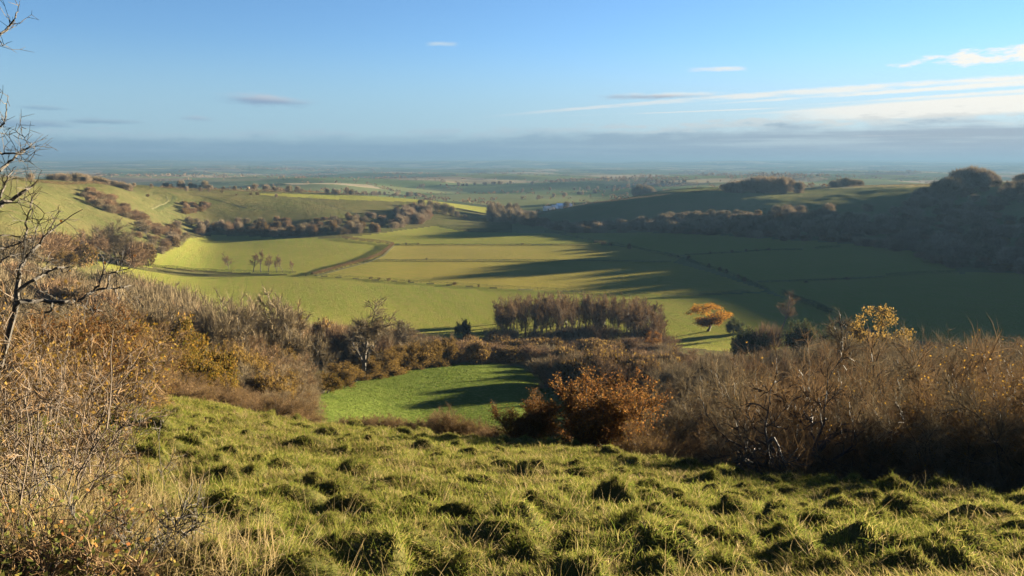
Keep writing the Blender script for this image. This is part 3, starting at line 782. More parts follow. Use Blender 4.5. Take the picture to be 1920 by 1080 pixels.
        if kind == 'oak':      # the leaf masses of a rounded crown, clump by clump
            hh = 4.7; cl = unit(rng.normal(size=(46, 3)) + np.array([0, 0, 0.25])) * np.array([3.2, 3.2, 2.5]) * rng.uniform(0.55, 1.0, (46, 1)) ** 0.5 + np.array([0, 0, hh])
            cl = cl[cl[:, 2] > 2.0]
            for c_ in cl: leaf.leaves(c_ + unit(rng.normal(size=(110, 3))) * rng.uniform(0.3, 1.0, (110, 1)) * np.array([0.95, 0.95, 0.6]), 0.22, rng)
        for q in range(1 if kind == 'oak' else 3):
            leaf.leaves(P + D2 * L[:, None] * rng.uniform(0.0, 1, (len(P), 1)) + rng.normal(size=P.shape) * 0.15, 0.24 if kind == 'oak' else 0.20, rng)
        return w, t, leaf

def dome_twigs(rng, n, R, Hh, lobes=5, L=0.9, W=0.1, leafy=0, leaf_size=0.3, solid=0.35):
    """a rounded bush seen from far off: twigs standing out of several lobes"""
    t = Bag(); per = n // lobes
    for k in range(lobes):
        a = rng.uniform(0, 2 * pi); q = R * 0.55 * sqrt(rng.uniform(0, 1)) if lobes > 1 else 0
        c = np.array([cos(a) * q, sin(a) * q, Hh * rng.uniform(0.28, 0.55)]); rr = np.array([R * rng.uniform(0.45, 0.62)] * 2 + [Hh - c[2]])
        rr[2] *= rng.uniform(0.8, 1.0)
        d = unit(rng.normal(size=(per, 3)) + np.array([0, 0, 0.25])); s = rng.uniform(solid, 0.92, (per, 1)) ** 0.6
        P = c + d * rr * s; P[:, 2] = np.maximum(P[:, 2], 0.05)
        D = unit(d * np.array([0.8, 0.8, 0.8]) + np.array([0, 0, 0.55]) + rng.normal(size=d.shape) * 0.4)
        t.spikes(P, D, rng.uniform(0.5, 1.2, per) * L, W, rng, 0)
        if leafy:
            m = rng.random(per) < leafy; t.leaves(P[m] + D[m] * 0.3, leaf_size, rng, 1)
    # stems that reach the ground
    m = 14; a = rng.uniform(0, 2 * pi, m); P = np.stack([np.cos(a) * R * 0.3 * rng.random(m), np.sin(a) * R * 0.3 * rng.random(m), np.full(m, -0.4)], 1)
    t.spikes(P, np.stack([np.cos(a) * .5, np.sin(a) * .5, np.ones(m)], 1), Hh * 0.8, W * 1.6, rng, 0)
    return t


PROTO = {}
def proto(key, kind, seeds, wood, twig, leafm=None):
    PROTO[key] = []
    for s in seeds:
        w, t, l = plant_meshes(kind, s)
        allv = np.concatenate(t.V + w.V + (l.V if l else []))
        hh = float(0.4 * np.percentile(allv[:, 2], 99.5) + 0.6 * allv[:, 2].max()); rad = float(np.percentile(np.hypot(allv[:, 0], allv[:, 1]), 96))
        PROTO[key].append((w.mesh('trunk', [wood]), t.mesh('twigs', [twig]), l.mesh('leaves', [leafm]) if l else None, hh, rad))
proto('slender', 'slender', (11, 12, 13, 14, 15), M_bark, M_twig)
proto('bare', 'bare', (21, 22, 23, 24), M_bark, M_twig_grey)
proto('multi', 'multi', (31, 32, 33), M_bark, M_twig_grey)
proto('multi_brown', 'multi', (35, 36), M_bark_dark, M_twig_purple)
proto('gnarled', 'gnarled', (41, 42), M_bark_dark, M_twig)
proto('thicket', 'thicket', (51, 52, 53), M_bark_dark, M_twig)
proto('thicket_grey', 'thicket', (54, 55), M_bark_dark, M_twig_grey)
proto('thicket_leafy', 'thicket_leafy', (56, 57), M_bark_dark, M_twig, M_leaf_yellow)
proto('thicket_ochre', 'thicket_leafy', (58, 59), M_bark_dark, M_twig_red, M_leaf_ochre)
proto('russet_bush', 'russet_bush', (61, 62), M_bark_dark, M_twig_red, M_leaf_russet)
proto('leafy_olive', 'leafy', (71, 72), M_bark, M_twig, M_leaf_olive)
proto('leafy_ochre', 'leafy', (73, 74), M_bark, M_twig, M_leaf_ochre)
proto('oak', 'oak', (76,), M_bark, M_twig, M_leaf_gold)
proto('tawny', 'oak', (77,), M_bark, M_twig, M_leaf_ochre)
proto('copper', 'oak', (79,), M_bark, M_twig, M_leaf_russet)
proto('evergreen', 'leafy', (78,), M_bark_dark, M_twig, M_leaf_dark)

def far_proto(key, n, R, Hh, twig, leafm, seeds, **kw):
    PROTO[key] = []
    for s in seeds:
        rng = np.random.default_rng(s)
        b = dome_twigs(rng, n, R, Hh, **kw); hh = float(np.percentile(np.concatenate(b.V)[:, 2], 99))
        rad = float(np.percentile(np.hypot(*np.concatenate(b.V)[:, :2].T), 96))
        PROTO[key].append((b.mesh('twigs', [twig, leafm or twig]), hh, rad))
M_twig_far = foliage_mat('far_wood_twigs', [(0, (0.1100, 0.0833, 0.0561)), (0.6, (0.1550, 0.1176, 0.0782)), (1, (0.2000, 0.1568, 0.1062))], 0.15)
far_proto('scrub', 2000, 3.6, 4.6, M_twig_purple, None, (101, 102, 103, 104), L=1.5, W=0.09, lobes=7, solid=0.2)
far_proto('scrub_grey', 2000, 3.8, 5.0, M_twig_grey, None, (105, 106, 107), L=1.6, W=0.09, lobes=7, solid=0.2)
far_proto('scrub_russet', 1300, 3.2, 3.8, M_twig_red, M_leaf_ochre, (108, 109, 110), L=0.8, W=0.13, leafy=0.7, leaf_size=0.35)
far_proto('scrub_green', 1300, 3.0, 3.6, M_twig, M_leaf_olive, (111, 112), L=0.8, W=0.13, leafy=0.8, leaf_size=0.35)
far_proto('far_tree', 1500, 5.0, 10.0, M_twig_far, None, (121, 122, 123, 127), L=2.7, W=0.20, lobes=8, solid=0.15)
far_proto('far_tree_grey', 1500, 5.0, 10.0, M_twig_grey, None, (124, 125, 126, 128), L=2.7, W=0.20, lobes=8, solid=0.15)
far_proto('far_bush', 260, 2.4, 2.6, M_twig, M_leaf_dark, (131, 132), L=0.8, W=0.22, lobes=3, leafy=0.5, leaf_size=0.4)

_rr = random.Random(5)
ORD = ['first', 'second', 'third', 'fourth', 'fifth', 'sixth', 'seventh', 'eighth', 'ninth', 'tenth', 'eleventh', 'twelfth', 'thirteenth', 'fourteenth', 'fifteenth', 'sixteenth', 'seventeenth', 'eighteenth', 'nineteenth', 'twentieth']
ORD += ['twenty-' + w for w in ORD[:9]] + ['thirtieth'] + ['thirty-' + w for w in ORD[:9]] + ['fortieth']
def plant(key, name, pos, hgt, label, cat, group=None, width=None, rz=None, var=None, leaves_h=None):
    """a plant as a thing with its parts (near kinds) or as one mesh (far kinds), hgt metres tall"""
    v = PROTO[key]; p = v[_rr.randrange(len(v)) if var is None else var % len(v)]
    rz = _rr.uniform(0, 2 * pi) if rz is None else rz
    hh, rad = p[-2], p[-1]
    sz = hgt / hh; sx = sz if width is None else min(max(width / (2 * rad), (0.9 if 'thicket' in key else 0.45 if key in ('oak', 'tawny', 'copper', 'slender', 'russet_bush') else 0.66) * sz), 1.6 * sz)
    if len(p) == 3:
        o = link(name, p[0], loc=pos, rz=rz, scale=(sx, sx, sz))
    else:
        o = link(name, None, loc=pos, rz=rz, scale=(sx, sx, sz))
        link('trunk', p[0], o); c = tag(link('crown', p[1], o), kind='stuff')
        if p[2] is not None: tag(link('leaves', p[2], c), kind='stuff')
    tag(o, label, cat, group)
    return o

# ------------------------------------------------------------------ plants: where they stand
def stand(key, name, px, r, py_top, label, cat, group=None, wpx=None, **kw):
    x, y, z = at(px, r, py_top)
    h = max(height_to(px, py_top, r), 0.5)
    rr_ = sqrt(x * x + y * y + z * z)
    return plant(key, name, (x, y, z - 0.05), h, label, cat, group, None if wpx is None else wpx / FPX * rr_, **kw)

def rooted(key, name, px, py_base, py_top, label, cat, group=None, wpx=None, rmin=40, rmax=12000, **kw):
    x, y, z = gp(px, py_base, rmin, rmax)
    rr_ = sqrt(x * x + y * y + z * z)
    h = max((py_base - py_top) / FPX * rr_, 0.4)
    return plant(key, name, (x, y, z - 0.1), h, label, cat, group, None if wpx is None else wpx / FPX * rr_, **kw)

def lerp(tab, x):
    return float(np.interp(x, [t[0] for t in tab], [t[1] for t in tab]))

def pick(*w):
    """pick('a', 3, 'b', 1): weighted"""
    return _rr.choices(w[0::2], w[1::2])[0]

WOODX = [452, 500, 528, 478, 418, 388, 350, 318, 286, 440, 400, 545]
OCHX = [842, 812, 780, 748, 716, 690, 660, 630, 610, 728, 770]
def valley_plants():
    U = _rr.uniform
    # --- the slender grove in the middle of the valley
    for i in range(104):
        px = 930 + 315 * (i + U(0, 1)) / 104; r = U(268, 322)
        top = lerp([(925, 572), (945, 556), (985, 548), (1060, 546), (1150, 549), (1215, 556), (1250, 580)], px) + U(-2, 5)
        stand('slender', 'grove_tree', px, r, top, 'slender leafless tree of the dense grove standing alone in the valley pasture', 'tree', 'slender trees of the valley grove', wpx=U(28, 46))
    for i in range(30):
        px = U(928, 1250); stand(pick('scrub', 2, 'scrub_grey', 1), 'grove_shrub', px, U(264, 285), U(606, 624), 'low brown bush at the feet of the slender grove trees', 'bush', 'undergrowth bushes at the foot of the grove')
    # --- single trees near the grove
    rooted('oak', 'golden_oak', 1327, 621, 569, 'round oak in golden autumn leaf standing alone at the corner of the shaded pasture', 'tree', wpx=72, rmin=200)
    rooted('evergreen', 'dark_bush', 1376, 626, 596, 'small dark evergreen bush close beside the golden oak', 'bush', wpx=36, rmin=200)
    rooted('evergreen', 'dark_bush', 868, 632, 598, 'small dark round bush at the shady corner of the sunlit pasture', 'bush', wpx=30, rmin=200)
    rooted('slender', 'bare_tree', 1466, 618, 545, 'thin leafless tree rising from the dark hedge in the shaded pasture', 'tree', wpx=46, rmin=200)
    stand('copper', 'copper_tree', 1226, 236, 621, 'little copper orange tree at the edge of the brown scrub beneath the grove', 'tree', wpx=30)
    stand('tawny', 'tawny_oak', 1655, 150, 572, 'tawny topped oak half hidden behind the bare thickets', 'tree', wpx=92)
    stand('multi', 'pale_bush', 846, 238, 618, 'pale silvery bare bush beside the grove, catching the sun', 'bush', wpx=34)
    for px, t in ((1420, 612), (1440, 606), (1500, 604), (1525, 598), (1400, 616)):
        stand('evergreen' if px != 1440 else 'scrub', 'dark_bush', px, 245, t, 'dark bush in the shaded hedge beyond the bare thickets', 'bush', 'dark bushes along the shaded hedge', wpx=44)
    # --- brown scrub between the grove and the bright meadow
    for i in range(88):
        px = U(842, 1265); r = U(192, 262); f = (r - 192) / 70
        top = lerp([(840, 650), (900, 645), (980, 650), (1100, 655), (1265, 662)], px) * (1 - f) + 630 * f + U(-6, 8)
        stand(pick('scrub', 3, 'scrub_russet', 4, 'scrub_grey', 2, 'multi_brown', 2), 'scrub_bush', px, r, top, 'brown leafless bush in the scrub between the bright meadow and the grove', 'bush', 'brown scrub behind the meadow', wpx=U(50, 84))
    for i in range(34):
        px = 1010 + 260 * (i + U(0, 1)) / 34; r = U(148, 188)
        stand(pick('scrub_russet', 2, 'multi_brown', 2, 'scrub_grey', 1), 'meadow_edge_bush', px, r, lerp([(1010, 676), (1080, 664), (1150, 662), (1280, 672)], px) + U(-6, 8), 'tall brown bush at the shady end of the bright meadow, behind the russet hawthorn', 'bush', 'tall bushes at the shady end of the meadow', wpx=U(56, 84))
    # --- thickets left of the meadow
    for i in range(46):
        px = U(540, 862); r = U(196, 250); top = lerp([(540, 596), (640, 602), (740, 614), (800, 624), (860, 636)], px) + U(0, 12)
        stand(pick('scrub', 3, 'scrub_russet', 2, 'scrub_grey', 2, 'multi_brown', 2), 'thicket_bush', px, r, top, 'leafless bush on the far side of the thicket left of the bright meadow', 'bush', 'bushes between the pasture and the bright meadow', wpx=U(44, 72))
    for px, r, t, w, k, nm, lb in (
        (676, 165, 556, 105, 'bare', 'tall_bare_tree', 'tall open bare tree against the sunlit pasture, left of the grove'),
        (752, 205, 592, 74, 'bare', 'bare_tree', 'smaller spreading bare tree beside the tall one near the meadow'),
        (566, 150, 558, 40, 'slender', 'bare_tree', 'thin upright bare tree at the edge of the sunlit pasture')):
        stand(k, nm, px, r, t, lb, 'tree', wpx=w)
    for k, (px, r, t, w) in enumerate(((452, 140, 536, 96), (500, 142, 528, 110), (528, 150, 540, 92), (478, 152, 540, 80), (418, 158, 538, 84), (388, 165, 540, 76), (350, 170, 532, 80), (318, 172, 528, 74), (286, 176, 524, 74), (440, 130, 556, 88), (400, 128, 560, 82), (545, 138, 566, 70))):
        stand(pick('bare', 2, 'multi', 1), 'bare_tree', px, r, t + 8, f'rounded bare tree of the wood below the sunlit pasture, {ORD[sorted(WOODX).index(px)]} from the left', 'tree', 'bare trees of the wood left of the meadow', wpx=w)
    for px, r, t, w in ((330, 72, 596, 120), (296, 76, 590, 100), (362, 70, 624, 110), (268, 70, 612, 90), (388, 66, 654, 90), (345, 62, 648, 100)):
        stand('leafy_olive', 'olive_tree', px, r, t, f'{ORD[sorted([330, 296, 362, 268, 388, 345]).index(px)]} bushy mustard and olive leaved tree from the left on the wooded slope', 'tree', 'olive leaved trees on the slope', wpx=w)
    for px, r, t, w in ((842, 178, 640, 46), (812, 172, 646, 56), (780, 166, 650, 56), (748, 160, 656, 58), (716, 152, 652, 62), (690, 146, 668, 58), (660, 138, 676, 62), (630, 130, 680, 66), (610, 124, 690, 60), (728, 168, 640, 52), (770, 180, 634, 50)):
        base = lerp([(596, 746), (640, 724), (700, 708), (770, 694), (850, 682)], px) - 2
        rooted(pick('leafy_ochre', 3, 'leafy_olive', 1), 'ochre_bush', px, base, base - U(40, 54),  f'rounded ochre leaved bush edging the bright meadow, {ORD[sorted(OCHX).index(px)]} from its near end', 'bush', 'ochre bushes edging the meadow', wpx=w + 8, rmin=90)
    for i in range(44):
        px = U(400, 566); r = U(84, 130); f = (r - 84) / 46
        top = lerp([(400, 676), (520, 694), (570, 716)], px) * (1 - f) + lerp([(400, 608), (520, 626), (570, 650)], px) * f + U(0, 14)
        stand(pick('multi_brown', 3, 'thicket_grey', 2, 'thicket_ochre', 1, 'multi', 2, 'leafy_ochre', 1), 'thicket_bush', px, r, top, 'tangled leafless bush in the thicket below the near slope, left of the meadow', 'bush', 'tangled bushes left of the meadow', wpx=U(62, 96))
    for i in range(34):
        px = 236 + 330 * (i + U(0, 1)) / 34; r = U(42, 66)
        top = lerp([(230, 660), (300, 690), (380, 710), (460, 718), (540, 742), (600, 766)], px) + U(-6, 12)
        stand(pick('thicket', 3, 'thicket_ochre', 3, 'thicket_grey', 1), 'brow_bush', px, r, top, f'{ORD[i]} brown bush over the brow, counted from the briars towards the bright meadow', 'bush', 'brown bushes over the brow left of the meadow', wpx=U(70, 120))
    # pale grey thickets further off on the left
    for i in range(56):
        px = U(-20, 345); r = U(205, 330); f = (r - 205) / 125
        top = lerp([(-20, 524), (120, 530), (250, 534), (345, 540)], px) * (1 - f) + lerp([(-20, 474), (60, 484), (140, 496), (240, 506), (345, 530)], px) * f + U(0, 10)
        stand(pick('scrub_grey', 3, 'multi', 2, 'scrub', 1), 'grey_thicket_bush', px, r, top, 'pale grey leafless bush in the hollow under the big round thicket', 'bush', 'pale grey bushes in the hollow', wpx=U(54, 90))
    for i in range(30):
        px = U(0, 330); r = U(110, 190); top = lerp([(0, 566), (150, 564), (330, 560)], px) + U(-6, 16)
        stand(pick('multi', 2, 'thicket_grey', 1, 'multi_brown', 2, 'bare', 1), 'slope_bush', px, r, top, 'bare bush on the wooded slope behind the golden brown thorn thicket', 'bush', 'bare bushes on the wooded slope', wpx=U(70, 110))
    # --- right of the meadow, running down behind the near thicket
    for i in range(60):
        px = U(1225, 1600); r = U(105, 190); f = (r - 105) / 85
        top = lerp([(1225, 706), (1320, 688), (1450, 668), (1600, 648)], px) * (1 - f) + lerp([(1225, 656), (1320, 648), (1450, 640), (1600, 626)], px) * f + U(-4, 12)
        stand(pick('thicket_grey', 2, 'multi', 3, 'multi_brown', 2, 'scrub_grey', 1), 'hollow_bush', px, r, top, 'leafless bush filling the hollow right of the bright meadow', 'bush', 'bushes filling the hollow', wpx=U(64, 104))
    for i in range(34):
        px = U(1560, 1980); r = U(62, 130); top = lerp([(1560, 642), (1640, 630), (1760, 626), (1980, 618)], px) + U(-4, 16)
        stand(pick('thicket_grey', 2, 'multi', 2, 'multi_brown', 2), 'hollow_bush', px, r, top, 'leafless bush behind the yellow flecked thicket', 'bush', 'bushes behind the near thicket', wpx=U(80, 130))
    stand('bare', 'bare_tree', 1612, 84, 582, 'many limbed bare tree crowning the dark thicket in front of the shaded pasture', 'tree', wpx=120)
    stand('bare', 'bare_tree', 1570, 96, 594, 'bare tree just left of the many limbed one above the thicket', 'tree', wpx=100)
    # --- near thicket on the right
    front = ((1250, 23.5, 822, 100), (1290, 23, 804, 120), (1335, 22.5, 790, 130), (1385, 22.5, 776, 140), (1440, 22, 784, 150), (1490, 21.5, 772, 150), (1545, 22, 736, 170),
             (1600, 22, 700, 190), (1650, 23, 678, 200), (1700, 21.5, 676, 190), (1750, 23, 652, 210), (1800, 21, 642, 220), (1850, 23, 624, 220), (1905, 21, 618, 230), (1960, 23, 602, 240), (2030, 21, 600, 260))
    for k, (px, r, t, w) in enumerate(front):
        t += lerp([(1250, 0), (1540, 16), (1640, 40), (2030, 46)], px)
        stand(pick('thicket', 2, 'thicket_leafy', 0.7 + (px > 1600) * 1.5, 'thicket_grey', 3), 'thicket_shrub', px, r, t, ORD[k] + ' twiggy shrub along the grass edge, counted rightwards from the large russet hawthorn', 'shrub', 'twiggy shrubs of the dark thicket', wpx=w)
    for i in range(22):
        px = 1235 + 740 * (i + U(0, 1)) / 22; r = U(28, 40) if px > 1540 else U(38, 60)
        top = lerp([(1235, 740), (1320, 708), (1420, 682), (1500, 668), (1560, 664), (1640, 662), (1720, 654), (1820, 642), (1975, 630)], px) + U(-6, 14)
        stand(pick('thicket', 2, 'thicket_leafy', 0.4 + (px > 1620) * 1.2, 'thicket_grey', 3), 'thicket_shrub', px, r, top, ORD[i] + ' shrub of the row behind the grass edge shrubs, counted from the russet hawthorn', 'shrub', 'second row shrubs of the dark thicket', wpx=U(150, 210))
    stand('gnarled', 'gnarled_tree', 1505, 20.6, 636, 'crooked black limbed bare tree leaning out of the dark thicket', 'tree', wpx=250, rz=0.0, var=0)
    stand('gnarled', 'gnarled_tree', 1570, 27.5, 626, 'second crooked bare tree with pale bark behind the black limbed one', 'tree', wpx=200, rz=2.1, var=1)
    stand('gnarled', 'gnarled_tree', 1660, 40, 622, 'crooked bare tree among grey twigs under the tawny oak', 'tree', wpx=190, rz=4.1, var=1)
    # --- bushes on the brow in the middle
    stand('russet_bush', 'russet_hawthorn', 1130, 26.5, 686, 'large rounded hawthorn full of russet brown leaves on the brow of the slope', 'bush', wpx=190, var=0)
    stand('russet_bush', 'thin_hawthorn', 984, 27, 732, 'smaller thin leaved hawthorn touching the left of the large russet one', 'bush', wpx=120, var=1)
    stand('thicket_ochre', 'yellowing_bush', 1214, 25, 770, 'sparse yellowing bush just right of the large russet hawthorn', 'bush', wpx=90)
    for i in range(20):
        px = 640 + 330 * (i + U(0, 1)) / 20; r = lerp([(640, 31), (800, 29), (970, 27)], px) + U(-0.3, 1.6)
        top = lerp([(640, 778), (700, 774), (780, 782), (840, 758), (880, 782), (970, 796)], px) + U(-4, 8)
        stand(pick('thicket', 2, 'thicket_ochre', 2), 'bramble_bush', px, r, top, f'low brown bramble on the brow before the bright meadow, {ORD[i]} from the left', 'bush', 'low brambles along the brow', wpx=U(56, 90))

def hill_plants():
    U = _rr.uniform
    # --- left hill: belt of scrub along its foot
    foot = [(250, 498), (300, 478), (330, 460), (352, 446), (420, 440), (480, 441), (540, 444), (620, 443), (680, 439), (740, 432), (790, 422), (812, 417)]
    upper = [(250, 440), (300, 430), (352, 418), (400, 421), (480, 418), (560, 414), (640, 411), (700, 404), (760, 396), (812, 404)]
    for i in range(150):
        px = U(255, 810); f = U(0, 1) ** 1.3; py = lerp(foot, px) * (1 - f) + lerp(upper, px) * f
        x, y, z = gp(px, py, 380, 1100); d = sqrt(x * x + y * y)
        hm = U(5, 9) if f < 0.7 else U(4, 7.5)
        plant(pick('scrub', 3, 'scrub_russet', 3 if f < 0.45 else 1, 'scrub_grey', 2, 'far_tree', 2, 'multi', 1.5), 'foot_scrub', (x, y, z - 0.1), hm * _rr.choice((0.6, 0.9, 1.0, 1.3)), 'brown bush in the belt of scrub along the foot of the sunlit hill', 'bush', 'scrub belt under the sunlit hill', width=U(7, 12))
    for i in range(34):    # re-entrant running up the hill
        f = i / 33; px = 170 + 150 * f + U(-12, 12); py = lerp([(170, 376), (225, 398), (262, 420), (320, 450)], px) + U(-12, 10)
        x, y, z = gp(px, py, 380, 1100)
        plant(pick('scrub', 3, 'scrub_grey', 1), 'gully_scrub', (x, y, z - 0.1), U(4, 7), 'dark bush in the gully running up the sunlit hill', 'bush', 'bushes in the hill gully', width=U(8, 12))
    for i in range(24):
        px = U(160, 222); py = lerp([(160, 366), (222, 384)], px) + U(-8, 5); x, y, z = gp(px, py, 380, 1100)
        plant(pick('scrub', 2, 'scrub_grey', 1), 'hill_scrub', (x, y, z - 0.1), U(3, 5.5), 'brown bush of the upper scrub patch on the sunlit hill', 'bush', 'upper scrub patch on the sunlit hill', width=U(6, 9))
    for i in range(18):
        px = U(342, 390); py = U(385, 402); x, y, z = gp(px, py, 380, 1100)
        plant(pick('scrub', 3, 'scrub_green', 1), 'hill_scrub', (x, y, z - 0.1), U(3.5, 6), 'dark bush of the round scrub patch above the hill foot', 'bush', 'round scrub patch on the sunlit hill', width=U(6, 9))
    rooted('multi', 'round_thicket_tree', 222, 496, 418, 'very broad rounded grey bare tree at the foot of the sunlit hill', 'tree', wpx=124, rmin=300, var=0)
    rooted('multi_brown', 'round_thicket_tree', 176, 494, 432, 'brownish bare tree pressed against the left of the very broad grey one', 'tree', wpx=76, rmin=300)
    for px, b, t, w, k in ((130, 492, 445, 60, 'scrub_russet'), (150, 500, 462, 54, 'scrub_green'), (100, 486, 440, 64, 'scrub'), (70, 490, 446, 60, 'scrub'), (275, 498, 462, 44, 'scrub_russet'), (40, 500, 452, 60, 'scrub_grey'), (10, 500, 450, 60, 'scrub_grey'), (250, 500, 455, 50, 'scrub'), (120, 505, 470, 50, 'leafy_ochre')):
        rooted(k, 'foot_scrub', px, b, t, 'bush among the mixed brown scrub left of the broad rounded tree', 'bush', 'mixed scrub by the broad rounded tree', wpx=w, rmin=300)
    # hill top wood and hedgerow trees
    for i in range(46):
        px = U(94, 250); r = U(800, 900)
        stand(pick('far_tree', 2, 'far_tree_grey', 1), 'hilltop_tree', px, r, lerp([(94, 326), (140, 324), (180, 329), (215, 338), (250, 345)], px) + U(-1, 4), 'bare tree of the dark wood on top of the sunlit hill', 'tree', 'wood on top of the sunlit hill', wpx=U(14, 24))
    for px, b, t in ((58, 338, 326), (252, 350, 343), (284, 352, 345), (318, 352, 346), (350, 358, 350), (376, 359, 351), (392, 360, 353), (416, 361, 356), (470, 366, 361), (484, 366, 360), (518, 370, 363), (276, 369, 364), (442, 367, 364)):
        rooted('far_tree' if b - t > 6 else 'far_bush', 'hilltop_bush', px, b, t, 'small dark bush on the grassy top of the sunlit hill', 'bush', 'scattered bushes on the hill top', rmin=500)
    # copses round the bend of the valley
    for i in range(30):
        px = U(742, 806); b = lerp([(742, 430), (806, 416)], px) - U(0, 26); x, y, z = gp(px, b, 650, 1200)
        plant(pick('far_tree', 3, 'scrub', 1), 'copse_tree', (x, y, z - .1), U(9, 13), 'bare brown tree of the copse on the nose of the sunlit hill', 'tree', 'copse on the nose of the hill', width=U(9, 13))
    for px, b, t, w in ((790, 388, 373, 16), (806, 391, 375, 16), (820, 398, 378, 22), (834, 401, 380, 22), (846, 404, 386, 16), (858, 408, 396, 12), (872, 409, 402, 9)):
        rooted('far_tree_grey', 'copse_tree', px, b, t, 'small bare tree in the line running down from the copse on the hill nose', 'tree', 'tree line below the copse', wpx=w, rmin=700)
    for i in range(34):
        px = U(918, 1000); b = lerp([(918, 417), (960, 420), (1000, 425)], px) - U(0, 16); x, y, z = gp(px, b, 700, 1100)
        plant(pick('far_tree_grey', 3, 'far_tree', 1), 'bend_tree', (x, y, z - .1), U(12, 19) * (0.75 if px > 975 else 1), 'pale bare tree of the sunlit copse at the bend of the valley', 'tree', 'copse at the valley bend', width=U(10, 15))
    # --- right scarp, covered in bare wood
    foot = [(1000, 425), (1075, 437), (1180, 437), (1300, 439), (1420, 448), (1540, 455), (1620, 462), (1700, 474), (1745, 492), (1790, 509), (1850, 513), (1960, 515)]
    upper = [(1000, 422), (1100, 430), (1200, 418), (1300, 408), (1400, 402), (1480, 399), (1540, 400), (1600, 398), (1660, 384), (1700, 378), (1745, 356), (1790, 348), (1960, 352)]
    n = 0
    while n < 285:
        px = U(1005, 1960); f = U(0, 1); py = lerp(foot, px) * (1 - f) + lerp(upper, px) * f
        if 1560 < px < 1690 and lerp([(1560, 405), (1690, 378)], px) < py < lerp([(1560, 425), (1690, 410)], px) and U(0, 1) < 0.9: continue
        if px < 1250 and U(0, 1) < 0.35: continue
        x, y, z = gp(px, py, 380, 1150); n += 1
        plant(pick('far_tree', 3, 'far_tree_grey', 2), 'scarp_tree', (x, y, z - .1), U(6.5, 11), 'bare tree of the dim woodland covering the shaded scarp', 'tree', 'woodland on the shaded scarp', width=U(11, 16))
    n = 0
    while n < 280:
        px = U(1005, 1960); f = U(0, 1) ** 1.2; py = lerp(foot, px) * (1 - f) + lerp(upper, px) * f
        if 1560 < px < 1690 and lerp([(1560, 405), (1690, 378)], px) < py < lerp([(1560, 425), (1690, 410)], px): continue
        if px < 1200 and U(0, 1) < 0.4: continue
        x, y, z = gp(px, py, 380, 1150); n += 1
        plant(pick('scrub', 3, 'scrub_grey', 2, 'scrub_russet', 1), 'scarp_shrub', (x, y, z - .1), U(3.5, 6), 'low shrub growing between the trees of the shaded scarp', 'shrub', 'shrubs between the trees of the scarp', width=U(8, 13))
    # clumps on the skyline
    for i in range(38):
        px = U(1356, 1500); r = U(960, 1050)
        stand('far_tree', 'skyline_tree', px, r, lerp([(1352, 347), (1375, 339), (1420, 331), (1465, 329), (1490, 333), (1502, 344)], px) + U(-1, 5), 'bare tree of the long clump on the skyline above the shaded scarp', 'tree', 'long tree clump on the skyline', wpx=U(18, 28))
    for i in range(16):
        px = U(1562, 1618); stand('far_tree_grey', 'skyline_tree', px, U(1120, 1180), lerp([(1560, 338), (1590, 331), (1618, 337)], px) + U(0, 4), 'pale bare tree of the small clump beyond the bright strip on the skyline', 'tree', 'small pale clump on the skyline', wpx=U(12, 20))
    for i in range(22):
        px = U(1790, 1862); stand('far_tree', 'crown_tree', px, U(850, 900), lerp([(1788, 324), (1805, 313), (1825, 311), (1848, 316), (1868, 328)], px) + U(0, 4), 'dark tree of the domed clump crowning the right hill', 'tree', 'domed clump crowning the hill', wpx=U(22, 32))
    for i in range(16):
        px = U(1752, 1806); stand('far_tree_grey', 'crown_tree', px, U(800, 840), lerp([(1750, 340), (1775, 331), (1806, 330)], px) + U(0, 5), 'bare grey tree on the shoulder below the domed clump', 'tree', 'trees on the shoulder below the domed clump', wpx=U(20, 30))
    for px, t, w in ((1912, 326, 26), (1870, 327, 14), (1925, 324, 26)):
        stand('far_tree', 'crown_tree', px, 860, t, 'tree on the skyline right of the domed clump', 'tree', 'trees right of the domed clump', wpx=w)
    for i in range(12):
        px = U(1190, 1222); stand('far_tree_grey', 'barn_tree', px, U(1380, 1440), lerp([(1188, 348), (1205, 340), (1222, 349)], px) + U(0, 3), 'bare tree of the round clump over the little dark barn', 'tree', 'round clump by the barn', wpx=U(12, 18))
    for pts, n, lb in (([(300, 353), (560, 361), (680, 365), (790, 369)], 46, 'bare tree in the hedgerow beyond the sunlit hill top'), ([(1000, 374), (1100, 364), (1190, 354)], 18, 'bare tree in the hedgerow climbing to the dark barn'),
                       ([(780, 352), (900, 347), (1010, 345)], 26, 'bare tree of the narrow wood in the far valley'), ([(930, 360), (1060, 357), (1180, 352)], 16, 'bare tree on the far field edge left of the barn'), ([(1230, 345), (1285, 343)], 14, 'dim bare tree of the far wood beyond the barn clump')):
        for i in range(n):
            px = U(pts[0][0], pts[-1][0]); py = lerp(pts, px) + U(-1, 1)
            x, y, z = gp(px, py, 1060, 3200); d = sqrt(x * x + y * y)
            plant(pick('far_tree', 3, 'far_tree_grey', 1), 'hedgerow_tree', (x, y, z - .2), U(5, 11) * max(1, d / 2200), lb, 'tree', lb.replace('bare tree', 'trees').replace('dim trees', 'trees'))
